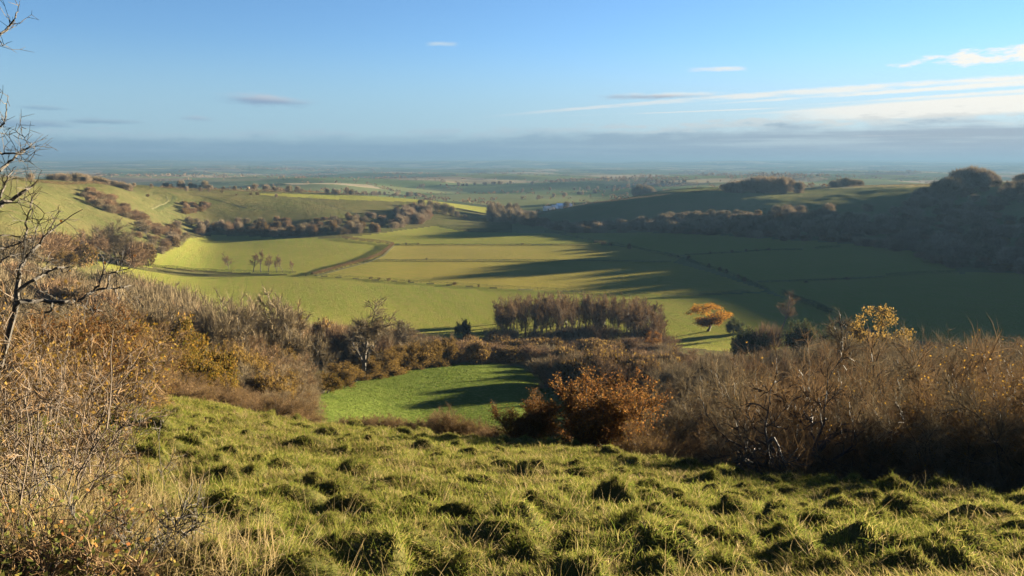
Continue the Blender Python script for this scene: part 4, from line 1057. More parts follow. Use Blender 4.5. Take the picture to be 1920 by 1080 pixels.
    # isolated bushes along the field boundaries
    for px, b, t, w in ((1181, 467, 456, 11), (762, 459, 455, 6), (785, 459, 455, 5), (800, 487, 483, 4), (696, 524, 519, 9), (710, 525, 520, 7), (728, 526, 521, 12), (768, 529, 524, 5), (852, 534, 528, 12), (898, 538, 533, 5),
                        (1115, 456, 451, 10), (1130, 458, 451, 18), (1146, 461, 455, 9), (980, 459, 456, 7), (1033, 459, 456, 6), (1258, 481, 475, 8), (1272, 484, 477, 8), (1290, 486, 479, 9), (1332, 476, 471, 6), (1372, 474, 468, 8), (1398, 472, 467, 7), (1420, 471, 466, 6), (1440, 470, 465, 10),
                        (1330, 502, 494, 9), (1350, 509, 501, 12), (1362, 513, 504, 9), (1385, 522, 514, 8), (1396, 528, 519, 9), (1560, 526, 521, 12), (1588, 525, 520, 14), (1510, 530, 526, 9)):
        rooted('far_bush', 'boundary_bush', px, b, t, 'tiny dark bush on a field boundary of the valley floor', 'bush', 'bushes dotted along the field boundaries', wpx=w, rmin=380)
    # row of bare trees on the hedge of the curved pasture
    for k, (px, b, t, w) in enumerate(((430, 508, 473, 30), (474, 511, 473, 30), (489, 511, 469, 24), (503, 511, 476, 22), (519, 511, 478, 18), (530, 511, 476, 26), (549, 513, 487, 24))):
        rooted('slender', 'row_tree', px, b, t, 'slim bare tree standing apart at the open end of the row on the pasture hedge' if k == 0 else f'slim bare tree on the curved pasture hedge, {ORD[k-1]} in the close row', 'tree', None if k == 0 else 'row of slim trees on the pasture hedge', wpx=w, rmin=380)

valley_plants()
hill_plants()

# ------------------------------------------------------------------ hedges, fences, walls
def line3d(pts, rmin, rmax=12000, step=2.0):
    W = np.array([gp(px, py, rmin, rmax) for px, py in pts])
    seg = np.hypot(np.diff(W[:, 0]), np.diff(W[:, 1])); s = np.concatenate([[0], np.cumsum(seg)])
    q = np.arange(0, s[-1], step)
    x = np.interp(q, s, W[:, 0]); y = np.interp(q, s, W[:, 1])
    return np.stack([x, y, H(x, y)], 1), s[-1]

def hedge(pts, rmin, hgt, wid, label, twig, leafm=None, per_m=40, L=0.5, W=0.07, gaps=0.0, leafy=0.3, seed=1, rmax=12000, name='hedge', group=None):
    P, length = line3d(pts, rmin, rmax); rng = np.random.default_rng(seed)
    n = int(length * per_m); s = rng.random(n) * (len(P) - 1); i = s.astype(int); f = (s - i)[:, None]
    i2 = np.minimum(i + 1, len(P) - 1)
    c = P[i] * (1 - f) + P[i2] * f
    d = unit(P[i2] - P[i]); side = np.stack([d[:, 1], -d[:, 0], d[:, 2] * 0], 1)
    hv = hgt * (1 + 0.28 * fbm(s * 0.23, s * 0 + seed, seed, 3)) ; 
    keep = np.ones(n, bool)
    if gaps: keep = fbm(s * 0.12 + 50, s * 0 + 3.3, seed + 4, 3) > gaps
    u = rng.uniform(-1, 1, n); v = rng.random(n) ** 0.7
    wv = wid * 0.5 * np.sqrt(np.clip(1 - (v * 0.9) ** 3, 0.05, 1))
    Q = c + side * (u * wv)[:, None]; Q[:, 2] += v * hv * 0.85
    D = side * u[:, None] * 0.7 + rng.normal(size=(n, 3)) * 0.45; D[:, 2] += 0.75
    b = Bag(); b.spikes(Q[keep], D[keep], rng.uniform(0.5, 1.2, keep.sum()) * L, W, rng, 0)
    if leafm is not None:
        m = keep & (rng.random(n) < leafy); b.leaves(Q[m], L * 0.45, rng, 1)
    o = link(name, b.mesh(name, [twig, leafm or twig])); tag(o, label, 'hedge', group)
    return o

def fence(pts, rmin, label, rmax=12000, hgt=1.2, gap=6.0, mat=None):
    P, length = line3d(pts, rmin, rmax, gap)
    root = link('wire_fence', None, loc=tuple(P[0])); tag(root, label, 'fence')
    b = Bag()
    for p in P - P[0]: b.tube([p + (0, 0, -0.3), p + (0, 0, hgt)], [0.06, 0.055], 4)
    o = link('post', b.mesh('post', [mat]), root); o['kind'] = 'stuff'
    b = Bag()
    for h in (0.35, 0.7, 1.05):
        Q = P - P[0] + np.array([0, 0, h]); b.tube(Q, np.full(len(Q), 0.012), 3)
    link('wire', b.mesh('wire', [mat]), root)

M_post = bark_mat('weathered_post', (0.08, 0.07, 0.06), (0.15, 0.13, 0.11))

def boundaries():
    hedge([(586, 517), (640, 501), (690, 488), (716, 477), (737, 459)], 380, 2.0, 2.2, 'thick brown hedge rising in a curve along the end of the curved pasture', M_twig_red, M_leaf_ochre, 90, 0.7, 0.09, seed=2)
    hedge([(737, 459), (718, 456), (680, 452), (640, 446)], 500, 2.6, 2.6, 'brown hedge along the top of the curved pasture, beyond the bend', M_twig_red, M_leaf_ochre, 50, 0.7, 0.1, seed=3)
    hedge([(238, 494), (280, 500), (330, 504), (400, 509), (470, 512), (560, 515)], 330, 1.9, 2.2, 'low dark hedge under the row of bare trees, along the curved pasture', M_leaf_dark, M_leaf_dark, 60, 0.5, 0.09, seed=4)
    hedge([(562, 515), (600, 518), (680, 523), (760, 529), (860, 535), (950, 541), (1060, 546), (1240, 553)], 330, 1.7, 1.3, 'long low dark hedge crossing the sunlit floor behind the grove', M_leaf_dark, M_leaf_dark, 34, 0.4, 0.09, seed=5)
    hedge([(812, 425), (850, 431), (880, 435), (960, 437), (1040, 438)], 600, 3.0, 3.0, 'dark hedge across the shaded foot of the copse at the valley bend', M_leaf_dark, M_leaf_dark, 30, 0.8, 0.15, gaps=-0.25, seed=6)
    hedge([(1040, 438), (1110, 451), (1180, 464), (1262, 483), (1330, 503), (1395, 526), (1440, 547)], 400, 2.3, 2.4, 'straggling dark hedge running diagonally down the shaded valley floor', M_leaf_dark, M_leaf_dark, 26, 0.6, 0.1, gaps=0.0, seed=7)
    hedge([(1468, 553), (1500, 566), (1530, 578), (1560, 592)], 230, 3.0, 3.0, 'dark full hedge at the near end of the diagonal boundary, beside the thin bare tree', M_leaf_dark, M_leaf_dark, 90, 0.6, 0.09, seed=8)
    hedge([(1240, 556), (1320, 554), (1412, 551)], 300, 2.2, 1.8, 'clipped dark hedge raised on bare stems behind the golden oak', M_leaf_dark, M_leaf_dark, 80, 0.5, 0.09, seed=9)
    hedge([(1660, 520), (1720, 516), (1800, 513)], 400, 2.6, 2.8, 'dark hedge in the shade at the foot of the woodland tongue', M_leaf_dark, M_leaf_dark, 40, 0.6, 0.11, seed=10)
    hedge([(1508, 469), (1560, 466), (1640, 462)], 450, 2.4, 2.6, 'short dark hedge near the scarp foot between two shaded pastures', M_leaf_dark, M_leaf_dark, 36, 0.6, 0.11, gaps=-0.15, seed=12)
    hedge([(1005, 404), (1060, 391), (1110, 383), (1150, 378), (1220, 370), (1290, 363), (1350, 357)], 700, 2.4, 2.6, 'dark hedge along the top edge of the shaded scarp', M_twig, M_leaf_dark, 30, 0.8, 0.16, seed=13)
    hedge([(0, 333), (40, 339), (80, 344), (140, 347), (240, 350)], 450, 2.6, 2.6, 'dark hedge along the crest of the sunlit hill', M_twig, M_leaf_dark, 40, 0.7, 0.12, seed=14)
    hedge([(300, 353), (420, 358), (560, 361), (680, 364), (790, 367)], 900, 3.0, 3.0, 'hedge along the far edge of the sunlit hill top', M_twig, M_leaf_dark, 24, 0.9, 0.2, seed=15)
    hedge([(1440, 352), (1600, 350), (1750, 347)], 900, 2.2, 2.2, 'hedge along the bright strip on the skyline plateau', M_twig, M_leaf_dark, 24, 0.8, 0.18, seed=16)
    fence([(740, 459), (930, 460), (1120, 459)], 450, 'wire fence crossing the shadowed pastures below the valley bend', mat=M_post)
    fence([(660, 490), (800, 489), (950, 489), (1110, 490), (1262, 492)], 380, 'wire fence crossing the sunlit middle of the valley floor', mat=M_post)
    fence([(1284, 479), (1440, 470), (1508, 469)], 400, 'wire fence between the two shaded pastures under the scarp', mat=M_post)
    fence([(1420, 531), (1560, 526), (1660, 520)], 350, 'wire fence along the near shaded pasture', mat=M_post)
    for pts, rm, lb in (([(740, 459), (930, 460), (1120, 459)], 450, 'thin line of rank grass under the fence in the shadowed pasture'), ([(660, 490), (800, 489), (950, 489), (1110, 490), (1262, 492)], 380, 'thin dark line of rank grass under the fence crossing the sunlit floor'),
                        ([(1284, 479), (1440, 470), (1508, 469)], 400, 'thin rank grass line between two shaded pastures under the scarp'), ([(1420, 531), (1560, 526), (1660, 520)], 350, 'thin rank grass line along the near shaded pasture')):
        hedge(pts, rm, 1.2, 1.7, lb, M_leaf_dark, M_leaf_dark, 40, 0.5, 0.12, seed=rm, name='grass_strip')
boundaries()

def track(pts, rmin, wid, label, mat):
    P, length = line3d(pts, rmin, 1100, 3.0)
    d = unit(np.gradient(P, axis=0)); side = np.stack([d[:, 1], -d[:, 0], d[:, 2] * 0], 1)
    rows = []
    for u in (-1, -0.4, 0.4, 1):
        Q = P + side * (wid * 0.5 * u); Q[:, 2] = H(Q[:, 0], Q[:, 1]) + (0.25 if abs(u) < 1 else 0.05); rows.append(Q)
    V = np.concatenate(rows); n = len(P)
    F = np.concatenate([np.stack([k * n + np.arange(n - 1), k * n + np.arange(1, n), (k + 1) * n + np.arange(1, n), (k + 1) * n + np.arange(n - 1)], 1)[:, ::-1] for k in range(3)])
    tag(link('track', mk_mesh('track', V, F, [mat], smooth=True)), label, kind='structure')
M_ditch_shade = pasture_mat('ditch_shade', (0.035, 0.042, 0.016), (0.045, 0.05, 0.018), (0.05, 0.045, 0.02), 0.05, 0.4)  # shade inside the ditch, put into the dark colour of a draped strip
track([(318, 364), (328, 370), (325, 378), (308, 387), (292, 396)], 500, 4.0, 'sunken track bending down the sunlit hill, its shade painted as a dark strip', M_ditch_shade)
track([(290, 362), (312, 368), (316, 376), (300, 385), (284, 393)], 500, 1.3, 'pale chalky path beside the sunken track', M_track)
track([(352, 363), (384, 369), (420, 380), (470, 392)], 500, 2.0, 'faint worn path slanting across the sunlit hill', M_track)
track([(560, 370), (600, 380), (640, 392), (668, 402)], 500, 2.0, 'faint worn path on the hill above the scrub belt', M_track)
track([(737, 461), (718, 480), (690, 492), (640, 505), (588, 519)], 380, 2.6, 'pale chalky track along the foot of the thick brown hedge', M_track)

# ------------------------------------------------------------------ far country: hedgerows, woods, farm
def far_country():
    rng = np.random.default_rng(7)
    b = Bag()
    # hedgerow trees and lines follow the patchwork of the ground tint
    n = 34000
    a = rng.uniform(radians(-36), radians(36), n); r = np.exp(rng.uniform(log(1200), log(9500), n))
    x = r * np.sin(a); y = r * np.cos(a)
    g0 = 0.5
    wx = x + 160 * fbm(x / 900, y / 900, 61, 2); wy = y + 200 * fbm(x / 900, y / 900, 67, 2)
    u = (wx * cos(g0) + wy * sin(g0)) / 330.0; v = (-wx * sin(g0) + wy * cos(g0)) / 270.0
    du = np.abs(u - np.round(u)) * 330; dv = np.abs(v - np.round(v)) * 270
    onl = ((du < 9) & (hash2(np.round(u), np.floor(v), 9) > 0.25)) | ((dv < 9) & (hash2(np.floor(u), np.round(v), 10) > 0.25))
    wood = (fbm(x / 700, y / 500, 91, 3) > 0.34)
    k = onl | (wood & (rng.random(n) < 0.8))
    x, y, r, wood = x[k], y[k], r[k], wood[k]
    z = H(x, y); m = len(x)
    hh = np.where(wood, rng.uniform(7, 13, m), rng.uniform(2.5, 8, m)); ww = np.where(wood, rng.uniform(8, 16, m), rng.uniform(5, 12, m)) * np.clip(r / 3000, 0.8, 2.5)
    for q in range(9):
        d = unit(rng.normal(size=(m, 3)) + np.array([0, 0, 0.4]))
        P = np.stack([x, y, z + hh * 0.4], 1) + d * np.stack([ww * 0.4, ww * 0.4, hh * 0.45], 1) * 0.7
        b.spikes(P, d + np.array([0, 0, 0.4]), hh * 0.5, ww * 0.34, rng, 0)
    o = link('far_woods', b.mesh('far_woods', [M_twig_purple])); tag(o, 'hedgerows and woods of the far plain fading to blue', kind='stuff')
far_country()

def roof_building(name, px, py, rmin, rmax, w, d, hgt, rz, wallc, roofc, label):
    x, y, z = gp(px, py, rmin, rmax)
    root = link(name, None, loc=(x, y, z - 0.3), rz=rz); tag(root, label, 'barn')
    e = hgt * 0.58
    V = [(-w / 2, -d / 2, 0), (w / 2, -d / 2, 0), (w / 2, d / 2, 0), (-w / 2, d / 2, 0), (-w / 2, -d / 2, e), (w / 2, -d / 2, e), (w / 2, d / 2, e), (-w / 2, d / 2, e), (-w / 2, 0, hgt - 0.15), (w / 2, 0, hgt - 0.15)]
    link('wall', mk_mesh('wall', V, [np.array([(0, 1, 5, 4), (2, 3, 7, 6)]), np.array([(4, 8, 7), (6, 9, 5)]), np.array([(0, 4, 7, 3), (1, 2, 6, 5)])], [wallc]), root)
    o = 0.5; sl = (hgt - e) / (d / 2); V = []
    for s in (-1, 1):
        for th in (0, 0.2):
            V += [(-w / 2 - o, s * (d / 2 + o), e - o * sl + th), (w / 2 + o, s * (d / 2 + o), e - o * sl + th), (w / 2 + o, s * 0.01, hgt + th), (-w / 2 - o, s * 0.01, hgt + th)]
    F = []
    for b_ in (0, 8): F += [(b_, b_ + 1, b_ + 2, b_ + 3), (b_ + 4, b_ + 5, b_ + 6, b_ + 7), (b_, b_ + 1, b_ + 5, b_ + 4), (b_ + 1, b_ + 2, b_ + 6, b_ + 5), (b_ + 3, b_, b_ + 4, b_ + 7)]
    link('roof', mk_mesh('roof', V, np.array(F), [roofc]), root)
    V = [(-w * .12, -d / 2 - .04, 0), (w * .12, -d / 2 - .04, 0), (w * .12, -d / 2 - .04, e * .8), (-w * .12, -d / 2 - .04, e * .8), (-w * .12, -d / 2 + .1, 0), (w * .12, -d / 2 + .1, 0), (w * .12, -d / 2 + .1, e * .8), (-w * .12, -d / 2 + .1, e * .8)]
    link('door', mk_mesh('door', V, np.array([(0, 1, 2, 3), (0, 3, 7, 4), (1, 5, 6, 2), (3, 2, 6, 7)]), [M_post]), root)

def flat_mat(name, c, rough=0.6):
    m, nt, out = new_mat(name); p = nt.nodes.new('ShaderNodeBsdfPrincipled'); P = position(nt)
    n = noise(nt, P, 1.2, 4.0, 0.6); col = mixc(nt, n.step(0.4, 0.7) * 0.5, c, tuple(q * 0.7 for q in c))
    lk(nt, col, p.inputs['Base Color']); p.inputs['Roughness'].default_value = rough; nt.links.new(p.outputs[0], out.inputs[0]); return m
M_white = flat_mat('white_sheeting', (0.78, 0.78, 0.78)); M_grey = flat_mat('grey_sheeting', (0.35, 0.36, 0.38)); M_stone = flat_mat('pale_render', (0.45, 0.42, 0.38)); M_dark = flat_mat('dark_boards', (0.07, 0.06, 0.055))
roof_building('farm_barn', 1057, 391, 1080, 1700, 20, 12, 7, 0.25, M_white, M_white, 'long white farm barn in the hollow beyond the shaded scarp')
roof_building('farm_shed', 1043, 392, 1080, 1700, 12, 9, 6, -0.2, M_stone, M_grey, 'grey roofed shed just left of the long white barn')
roof_building('farm_cottage', 1026, 395, 1080, 1700, 10, 7, 6.5, 0.4, M_stone, M_stone, 'pale farm cottage by the hedge end, left of the barns')
roof_building('dark_barn', 1194, 359, 1200, 2000, 18, 10, 7, 0.1, M_dark, M_grey, 'small dark barn under the round clump of bare trees')
for px, b, t, w in ((1040, 392, 384, 14), (1063, 390, 377, 16), (1010, 398, 392, 10)):
    rooted('far_tree_grey', 'farm_tree', px, b, t, 'pale bare tree standing by the farm barns', 'tree', 'bare trees at the farm', wpx=w, rmin=1050, rmax=1700)

# ------------------------------------------------------------------ the near slope: tussocks, grass, thorn and briars
def blades(b, P, D, L, W, rng, mat=0, lean=None, curl=0.5):
    """curved grass blades: three joints and a point"""
    n = len(P); D = unit(D); L = np.broadcast_to(L, n)[:, None]; W = np.broadcast_to(W, n)[:, None]
    side = unit(np.cross(D, rng.normal(size=(n, 3))))
    out = unit(D * np.array([1, 1, 0]) + rng.normal(size=(n, 3)) * 0.3 + (0 if lean is None else np.asarray(lean)))
    c = curl * rng.uniform(0.3, 1.4, (n, 1))
    p1 = P + D * L * 0.4; d2 = unit(D + out * c - np.array([0, 0, 0.25]) * c); p2 = p1 + d2 * L * 0.35
    d3 = unit(d2 + out * c - np.array([0, 0, 0.7]) * c); p3 = p2 + d3 * L * 0.25
    V = np.stack([P - side * W * .5, P + side * W * .5, p1 + side * W * .45, p1 - side * W * .45, p2 + side * W * .3, p2 - side * W * .3, p3], 1).reshape(-1, 3)
    k = np.arange(n)[:, None] * 7 + b.n
    b.V.append(V)
    b.Q += [k + np.array([[0, 1, 2, 3]]), k + np.array([[3, 2, 4, 5]])]; b.mq += [np.full(n, mat)] * 2
    b.T.append(k + np.array([[5, 4, 6]])); b.mt.append(np.full(n, mat)); b.n += 7 * n

def tuft_mesh(seed, n, rad, L, W, mats, curl=0.6, lean=(0, 0, 0), upright=1.0, straw=0.12):
    rng = np.random.default_rng(seed); b = Bag()
    a = rng.uniform(0, 2 * pi, n); q = rad * np.sqrt(rng.random(n))
    P = np.stack([np.cos(a) * q, np.sin(a) * q, np.full(n, -0.02)], 1)
    D = np.stack([np.cos(a) * 0.5 * q / rad, np.sin(a) * 0.5 * q / rad, np.full(n, upright)], 1) + rng.normal(size=(n, 3)) * 0.28 + np.asarray(lean)
    blades(b, P, D, L * rng.uniform(0.5, 1.25, n), W, rng, 0, lean, curl)
    k = b.mq; 
    return b.mesh('tuft', mats)

def tussock_proto(seed):
    """a hummock of old turf: an uneven mound with a steep side, grown over with the same short grass and a few longer locks"""
    rng = np.random.default_rng(seed)
    ex = rng.uniform(0.75, 1.35); ph = rng.uniform(0, 6.28)
    def shape(a, t):
        lump = 1 + 0.38 * fbm(np.cos(a) * 1.1 + seed, np.sin(a) * 1.1 + t * 0.9, seed, 3)
        r = (0.46 - 0.08 * np.cos(a - ph)) * (1 - t) ** 0.55 * lump
        h = 0.30 * (1 - (1 - t) ** 1.7) * (1 + 0.30 * fbm(np.cos(a) * r * 5 + 3, np.sin(a) * r * 5, seed + 7, 3)) - 0.07
        off = 0.13 * t
        return np.stack([np.cos(a) * r * ex + off * cos(ph), np.sin(a) * r / ex + off * sin(ph), h], -1)
    nu, nv = 22, 9
    A, T = np.meshgrid(np.arange(nu) * 2 * pi / nu, np.linspace(0, 1, nv))
    V = shape(A, T).reshape(-1, 3)
    i = np.arange(nv - 1)[:, None] * nu; j = np.arange(nu)[None]; j2 = (j + 1) % nu
    F = np.stack([i + j, i + j2, i + nu + j2, i + nu + j], -1).reshape(-1, 4)
    mound = mk_mesh('mound', V, F, [M_thatch], smooth=True)
    n = 1900; b = Bag()
    a = rng.uniform(0, 2 * pi, n); t = rng.random(n) ** 0.9
    P = shape(a, t) - np.array([0, 0, 0.012])
    out = np.stack([np.cos(a), np.sin(a), a * 0], 1) * (1 - t[:, None])
    D = out * 0.45 + np.array([-0.12, -0.10, 0.8]) + rng.normal(size=(n, 3)) * 0.42
    clump = fbm(P[:, 0] * 6, P[:, 1] * 6, seed + 3, 2)
    L = rng.uniform(0.04, 0.11, n) * (1 + 0.8 * np.clip(clump, 0, 1)) ; L = np.where(rng.random(n) < 0.06, L * 2.2, L)
    k = rng.random(n) < 0.5 + 0.35 * np.sign(clump)
    blades(b, P[k], D[k], L[k], 0.0062, rng, 0, (-.1, -.1, 0), 0.9)
    blades(b, P[~k], D[~k], L[~k], 0.0062, rng, 1, (-.1, -.1, 0), 0.9)
    return mound, b.mesh('blades', [M_grass, M_grass_dark])

TUSS = [tussock_proto(s) for s in (201, 202, 203, 204, 205, 206, 207)]
def tussock(x, y, s, sz, label, group=None):
    m, bl = TUSS[_rr.randrange(len(TUSS))]
    o = link('grass_tussock', None, loc=(x, y, hz(x, y) - 0.03), rz=_rr.uniform(0, 2 * pi), scale=(s * _rr.uniform(.85, 1.2), s * _rr.uniform(.85, 1.2), sz))
    o.rotation_euler = (_rr.uniform(-.08, .12) + 0.12, _rr.uniform(-.1, .1), _rr.uniform(0, 2 * pi))
    link('mound', m, o); tag(link('blades', bl, o), kind='stuff')
    tag(o, label, 'tussock', group)

def tussocks():
    big = [(1040, 985, 1.0, 'large dome shaped tussock with a black shaded face in the middle of the near slope'),
           (445, 975, 1.15, 'broad tussock with a deep dark hollow below it, beside the dry grass'),
           (620, 930, 0.8, 'tussock topped with a tawny tuft, above and right of the broad hollowed one'),
           (940, 1035, 0.9, 'tussock combed over like a wave at the bottom of the slope'),
           (1470, 1035, 0.95, 'steep dark tussock low on the slope, left of the widest one'),
           (1620, 1040, 1.35, 'widest tussock, ragged with dead stalks across its dark face'),
           (1810, 1050, 1.1, 'tall dark tussock at the lower corner beyond the widest one'),
           (1525, 985, 0.85, 'pointed tussock throwing a sharp dark side above the steep one'),
           (1640, 985, 0.8, 'low broad tussock just above the widest one'),
           (1120, 1060, 1.2, 'big shaggy tussock cut by the lower edge in the middle'),
           (780, 1050, 1.0, 'shaggy dark tussock at the lower edge, left of the wave shaped one'),
           (700, 1065, 0.9, 'matted tussock at the lower edge beside the shaggy dark one'),
           (660, 955, 0.75, 'rounded dark tussock right below the tawny tufted one'),
           (860, 970, 0.7, 'tussock with drooping pale blades left of the large dome'),
           (1240, 970, 0.75, 'rounded tussock right of the large dome'),
           (1235, 885, 0.8, 'sharp peaked tussock halfway up the slope under the brow thicket'),
           (530, 890, 0.8, 'dark tussock below the brow on the left of the slope'),
           (300, 800, 0.9, 'tall dark tussock standing next to the briar stems'),
           (235, 778, 0.6, 'small dark tussock nearest the upper left brow'),
           (270, 885, 0.7, 'tussock half hidden by the briar stems'),
           (1380, 958, 0.75, 'shadowed tussock between the large dome and the pointed one'),
           (1260, 1045, 1.0, 'shaggy tussock with tall green blades at the lower edge'),
           (1700, 930, 0.6, 'small upright tussock at the edge of the thicket shade'),
           (1140, 905, 0.6, 'low dark tussock below the large russet hawthorn')]
    used = []
    for px, py, s, lb in big:
        x, y, z = gp(px, py, 2.5, 45); tussock(x, y, s * 0.95, s * 1.15, lb); used.append((x, y))
    n = 0; tries = 0
    while n < 272 and tries < 6000:
        tries += 1
        px = _rr.uniform(180, 1960); lo = lerp([(180, 735), (600, 790), (960, 822), (1300, 850), (1500, 890), (1960, 915)], px)
        py = lo + (1090 - lo) * _rr.random() ** 1.25
        x, y, z = gp(px, py, 2.5, 45)
        if any((x - a) ** 2 + (y - b) ** 2 < 0.24 for a, b in used): continue
        used.append((x, y)); s = _rr.choice((0.42, 0.52, 0.64, 0.8)) * _rr.uniform(0.85, 1.15)
        warm = _rr.random()
        tussock(x, y, s, s * _rr.uniform(1.05, 1.6), 'small grass tussock, one of many dotting the sunlit near slope', 'small tussocks on the near slope'); n += 1
    return used

def scatter(name, protos, pts, rots, scl, idx, label):
    """a point cloud of tufts, drawn through geometry nodes as one stretch of ground cover"""
    me = bpy.data.meshes.new(name); me.vertices.add(len(pts)); me.vertices.foreach_set('co', np.asarray(pts, np.float32).ravel())
    a = me.attributes.new('turn', 'FLOAT_VECTOR', 'POINT'); a.data.foreach_set('vector', np.asarray(rots, np.float32).ravel())
    a = me.attributes.new('size', 'FLOAT', 'POINT'); a.data.foreach_set('value', np.asarray(scl, np.float32))
    a = me.attributes.new('sort', 'INT', 'POINT'); a.data.foreach_set('value', np.asarray(idx, np.int32))
    o = link(name, me); tag(o, label, kind='stuff')
    ng = bpy.data.node_groups.new(name, 'GeometryNodeTree')
    ng.interface.new_socket('Geometry', in_out='INPUT', socket_type='NodeSocketGeometry'); ng.interface.new_socket('Geometry', in_out='OUTPUT', socket_type='NodeSocketGeometry')
    gi = ng.nodes.new('NodeGroupInput'); go = ng.nodes.new('NodeGroupOutput')
    gti = ng.nodes.new('GeometryNodeGeometryToInstance')
    for k in reversed(range(len(protos))):
        po = bpy.data.objects.new(name + '_tuft', protos[k])
        oi = ng.nodes.new('GeometryNodeObjectInfo'); oi.inputs['Object'].default_value = po; oi.inputs['As Instance'].default_value = False
        ng.links.new(oi.outputs['Geometry'], gti.inputs[0])
    ip = ng.nodes.new('GeometryNodeInstanceOnPoints'); ip.inputs['Pick Instance'].default_value = True
    def na(nm, ty):
        n = ng.nodes.new('GeometryNodeInputNamedAttribute'); n.data_type = ty; n.inputs[0].default_value = nm; return n.outputs[0]
    ng.links.new(gi.outputs[0], ip.inputs['Points']); ng.links.new(gti.outputs[0], ip.inputs['Instance'])
    ng.links.new(na('turn', 'FLOAT_VECTOR'), ip.inputs['Rotation']); ng.links.new(na('size', 'FLOAT'), ip.inputs['Scale']); ng.links.new(na('sort', 'INT'), ip.inputs['Instance Index'])
    ng.links.new(ip.outputs[0], go.inputs[0])
    md = o.modifiers.new('scatter', 'NODES'); md.node_group = ng
    return o

def grass():
    rng = np.random.default_rng(99)
    protos = [tuft_mesh(s, 64, 0.17, 0.076, 0.0068, [M_grass], 0.8, (-.12, -.1, 0)) for s in (301, 302, 303)] + \
             [tuft_mesh(s, 58, 0.16, 0.108, 0.0066, [M_grass_dark], 1.0, (-.2, -.15, 0)) for s in (304, 305)] + \
             [tuft_mesh(306, 26, 0.10, 0.17, 0.006, [M_straw], 0.8, (-.1, -.1, 0))]
    n = 80000
    a = rng.uniform(radians(-40), radians(42), n)
    r = 2.6 * np.exp(rng.random(n) ** 0.85 * log(44 / 2.6))
    x = r * np.sin(a); y = r * np.cos(a)
    rb = np.interp(np.degrees(a), [-40, -26.5, -14, 0, 13, 27, 34, 42], [40, 38, 34, 32, 28, 23.5, 22, 22])
    k = r < rb
    x, y, r = x[k], y[k], r[k]; n = len(x); z = H(x, y)
    patch = fbm(x / 1.7, y / 1.7, 41, 3)
    u = rng.random(n)
    idx = np.where(patch > 0.12, np.where(u < 0.80, 3 + (u * 97).astype(int) % 2, np.where(u < 0.88, 5, 0)), np.where(u < 0.9, (u * 89).astype(int) % 3, np.where(u < 0.975, 3, 5)))
    s = rng.uniform(0.6, 1.25, n) * np.clip((r / 9.0) ** 0.35, 0.75, 1.5) * (1 + 0.3 * patch)
    rot = np.stack([rng.normal(size=n) * 0.12 + 0.10, rng.normal(size=n) * 0.12, rng.normal(size=n) * 0.8], 1)
    scatter('grass', protos, np.stack([x, y, z], 1), rot, s, idx, 'rough sunlit grass of the near slope')
    # long dry grass and bents in the lower left
    protos = [tuft_mesh(s, 44, 0.16, 0.42, 0.006, [M_straw], 0.55, (-.1, -.05, 0)) for s in (311, 312)] + [tuft_mesh(313, 60, 0.16, 0.30, 0.008, [M_grass], 0.8, (-.1, -.05, 0))]
    P = []
    while len(P) < 800:
        px = -60 + 520 * rng.random() ** 1.3; py = rng.uniform(870, 1110)
        if px > 420 - (1080 - py) * 0.9 + rng.normal() * 40: continue
        a_, t = azt(px, py); 
        r_ = 1.5 / max(-t - 0.29 * cos(a_), 0.03); 
        if not 2.6 < r_ < 16: continue
        P.append((r_ * sin(a_) + rng.normal() * .15, r_ * cos(a_) + rng.normal() * .15))
    P = np.array(P); n = len(P)
    rot = np.stack([rng.normal(size=n) * 0.15, rng.normal(size=n) * 0.15, rng.normal(size=n) * 1.2], 1)
    scatter('dry_grass', protos, np.stack([P[:, 0], P[:, 1], H(P[:, 0], P[:, 1])], 1), rot, rng.uniform(0.55, 1.1, n), np.minimum((rng.random(n) * 4).astype(int), 3) % 3, 'long straw coloured dead grass round the briars')
    # seed stalks standing out of the turf
    protos = [tuft_mesh(s, 7, 0.10, 0.48, 0.005, [M_straw], 0.3, (-.05, -.05, 0)) for s in (321, 322)]
    n = 500; a = rng.uniform(radians(-36), radians(40), n); r = 3 * np.exp(rng.random(n) ** 0.8 * log(9)); rbm = np.interp(np.degrees(a), [-40, -14, 0, 13, 27, 42], [36, 32, 29, 25, 20, 18])
    k = r < rbm; a, r = a[k], r[k]; x, y = r * np.sin(a), r * np.cos(a); n = len(x)
    scatter('seed_stalks', protos, np.stack([x, y, H(x, y)], 1), np.stack([rng.normal(size=n) * .2, rng.normal(size=n) * .2, rng.uniform(0, 6.28, n)], 1), rng.uniform(0.5, 1.1, n), (rng.random(n) * 2).astype(int), 'dry seed stalks standing out of the near turf')

tussocks()
grass()

def pt(px, py, r):
    a, t = azt(px, py); return np.array([r * sin(a), r * cos(a), t * r])

def smooth_line(P, k=3):
    P = np.asarray(P, float); s = np.arange(len(P)); q = np.linspace(0, len(P) - 1, (len(P) - 1) * k + 1)
    return pchip(s, P, q)

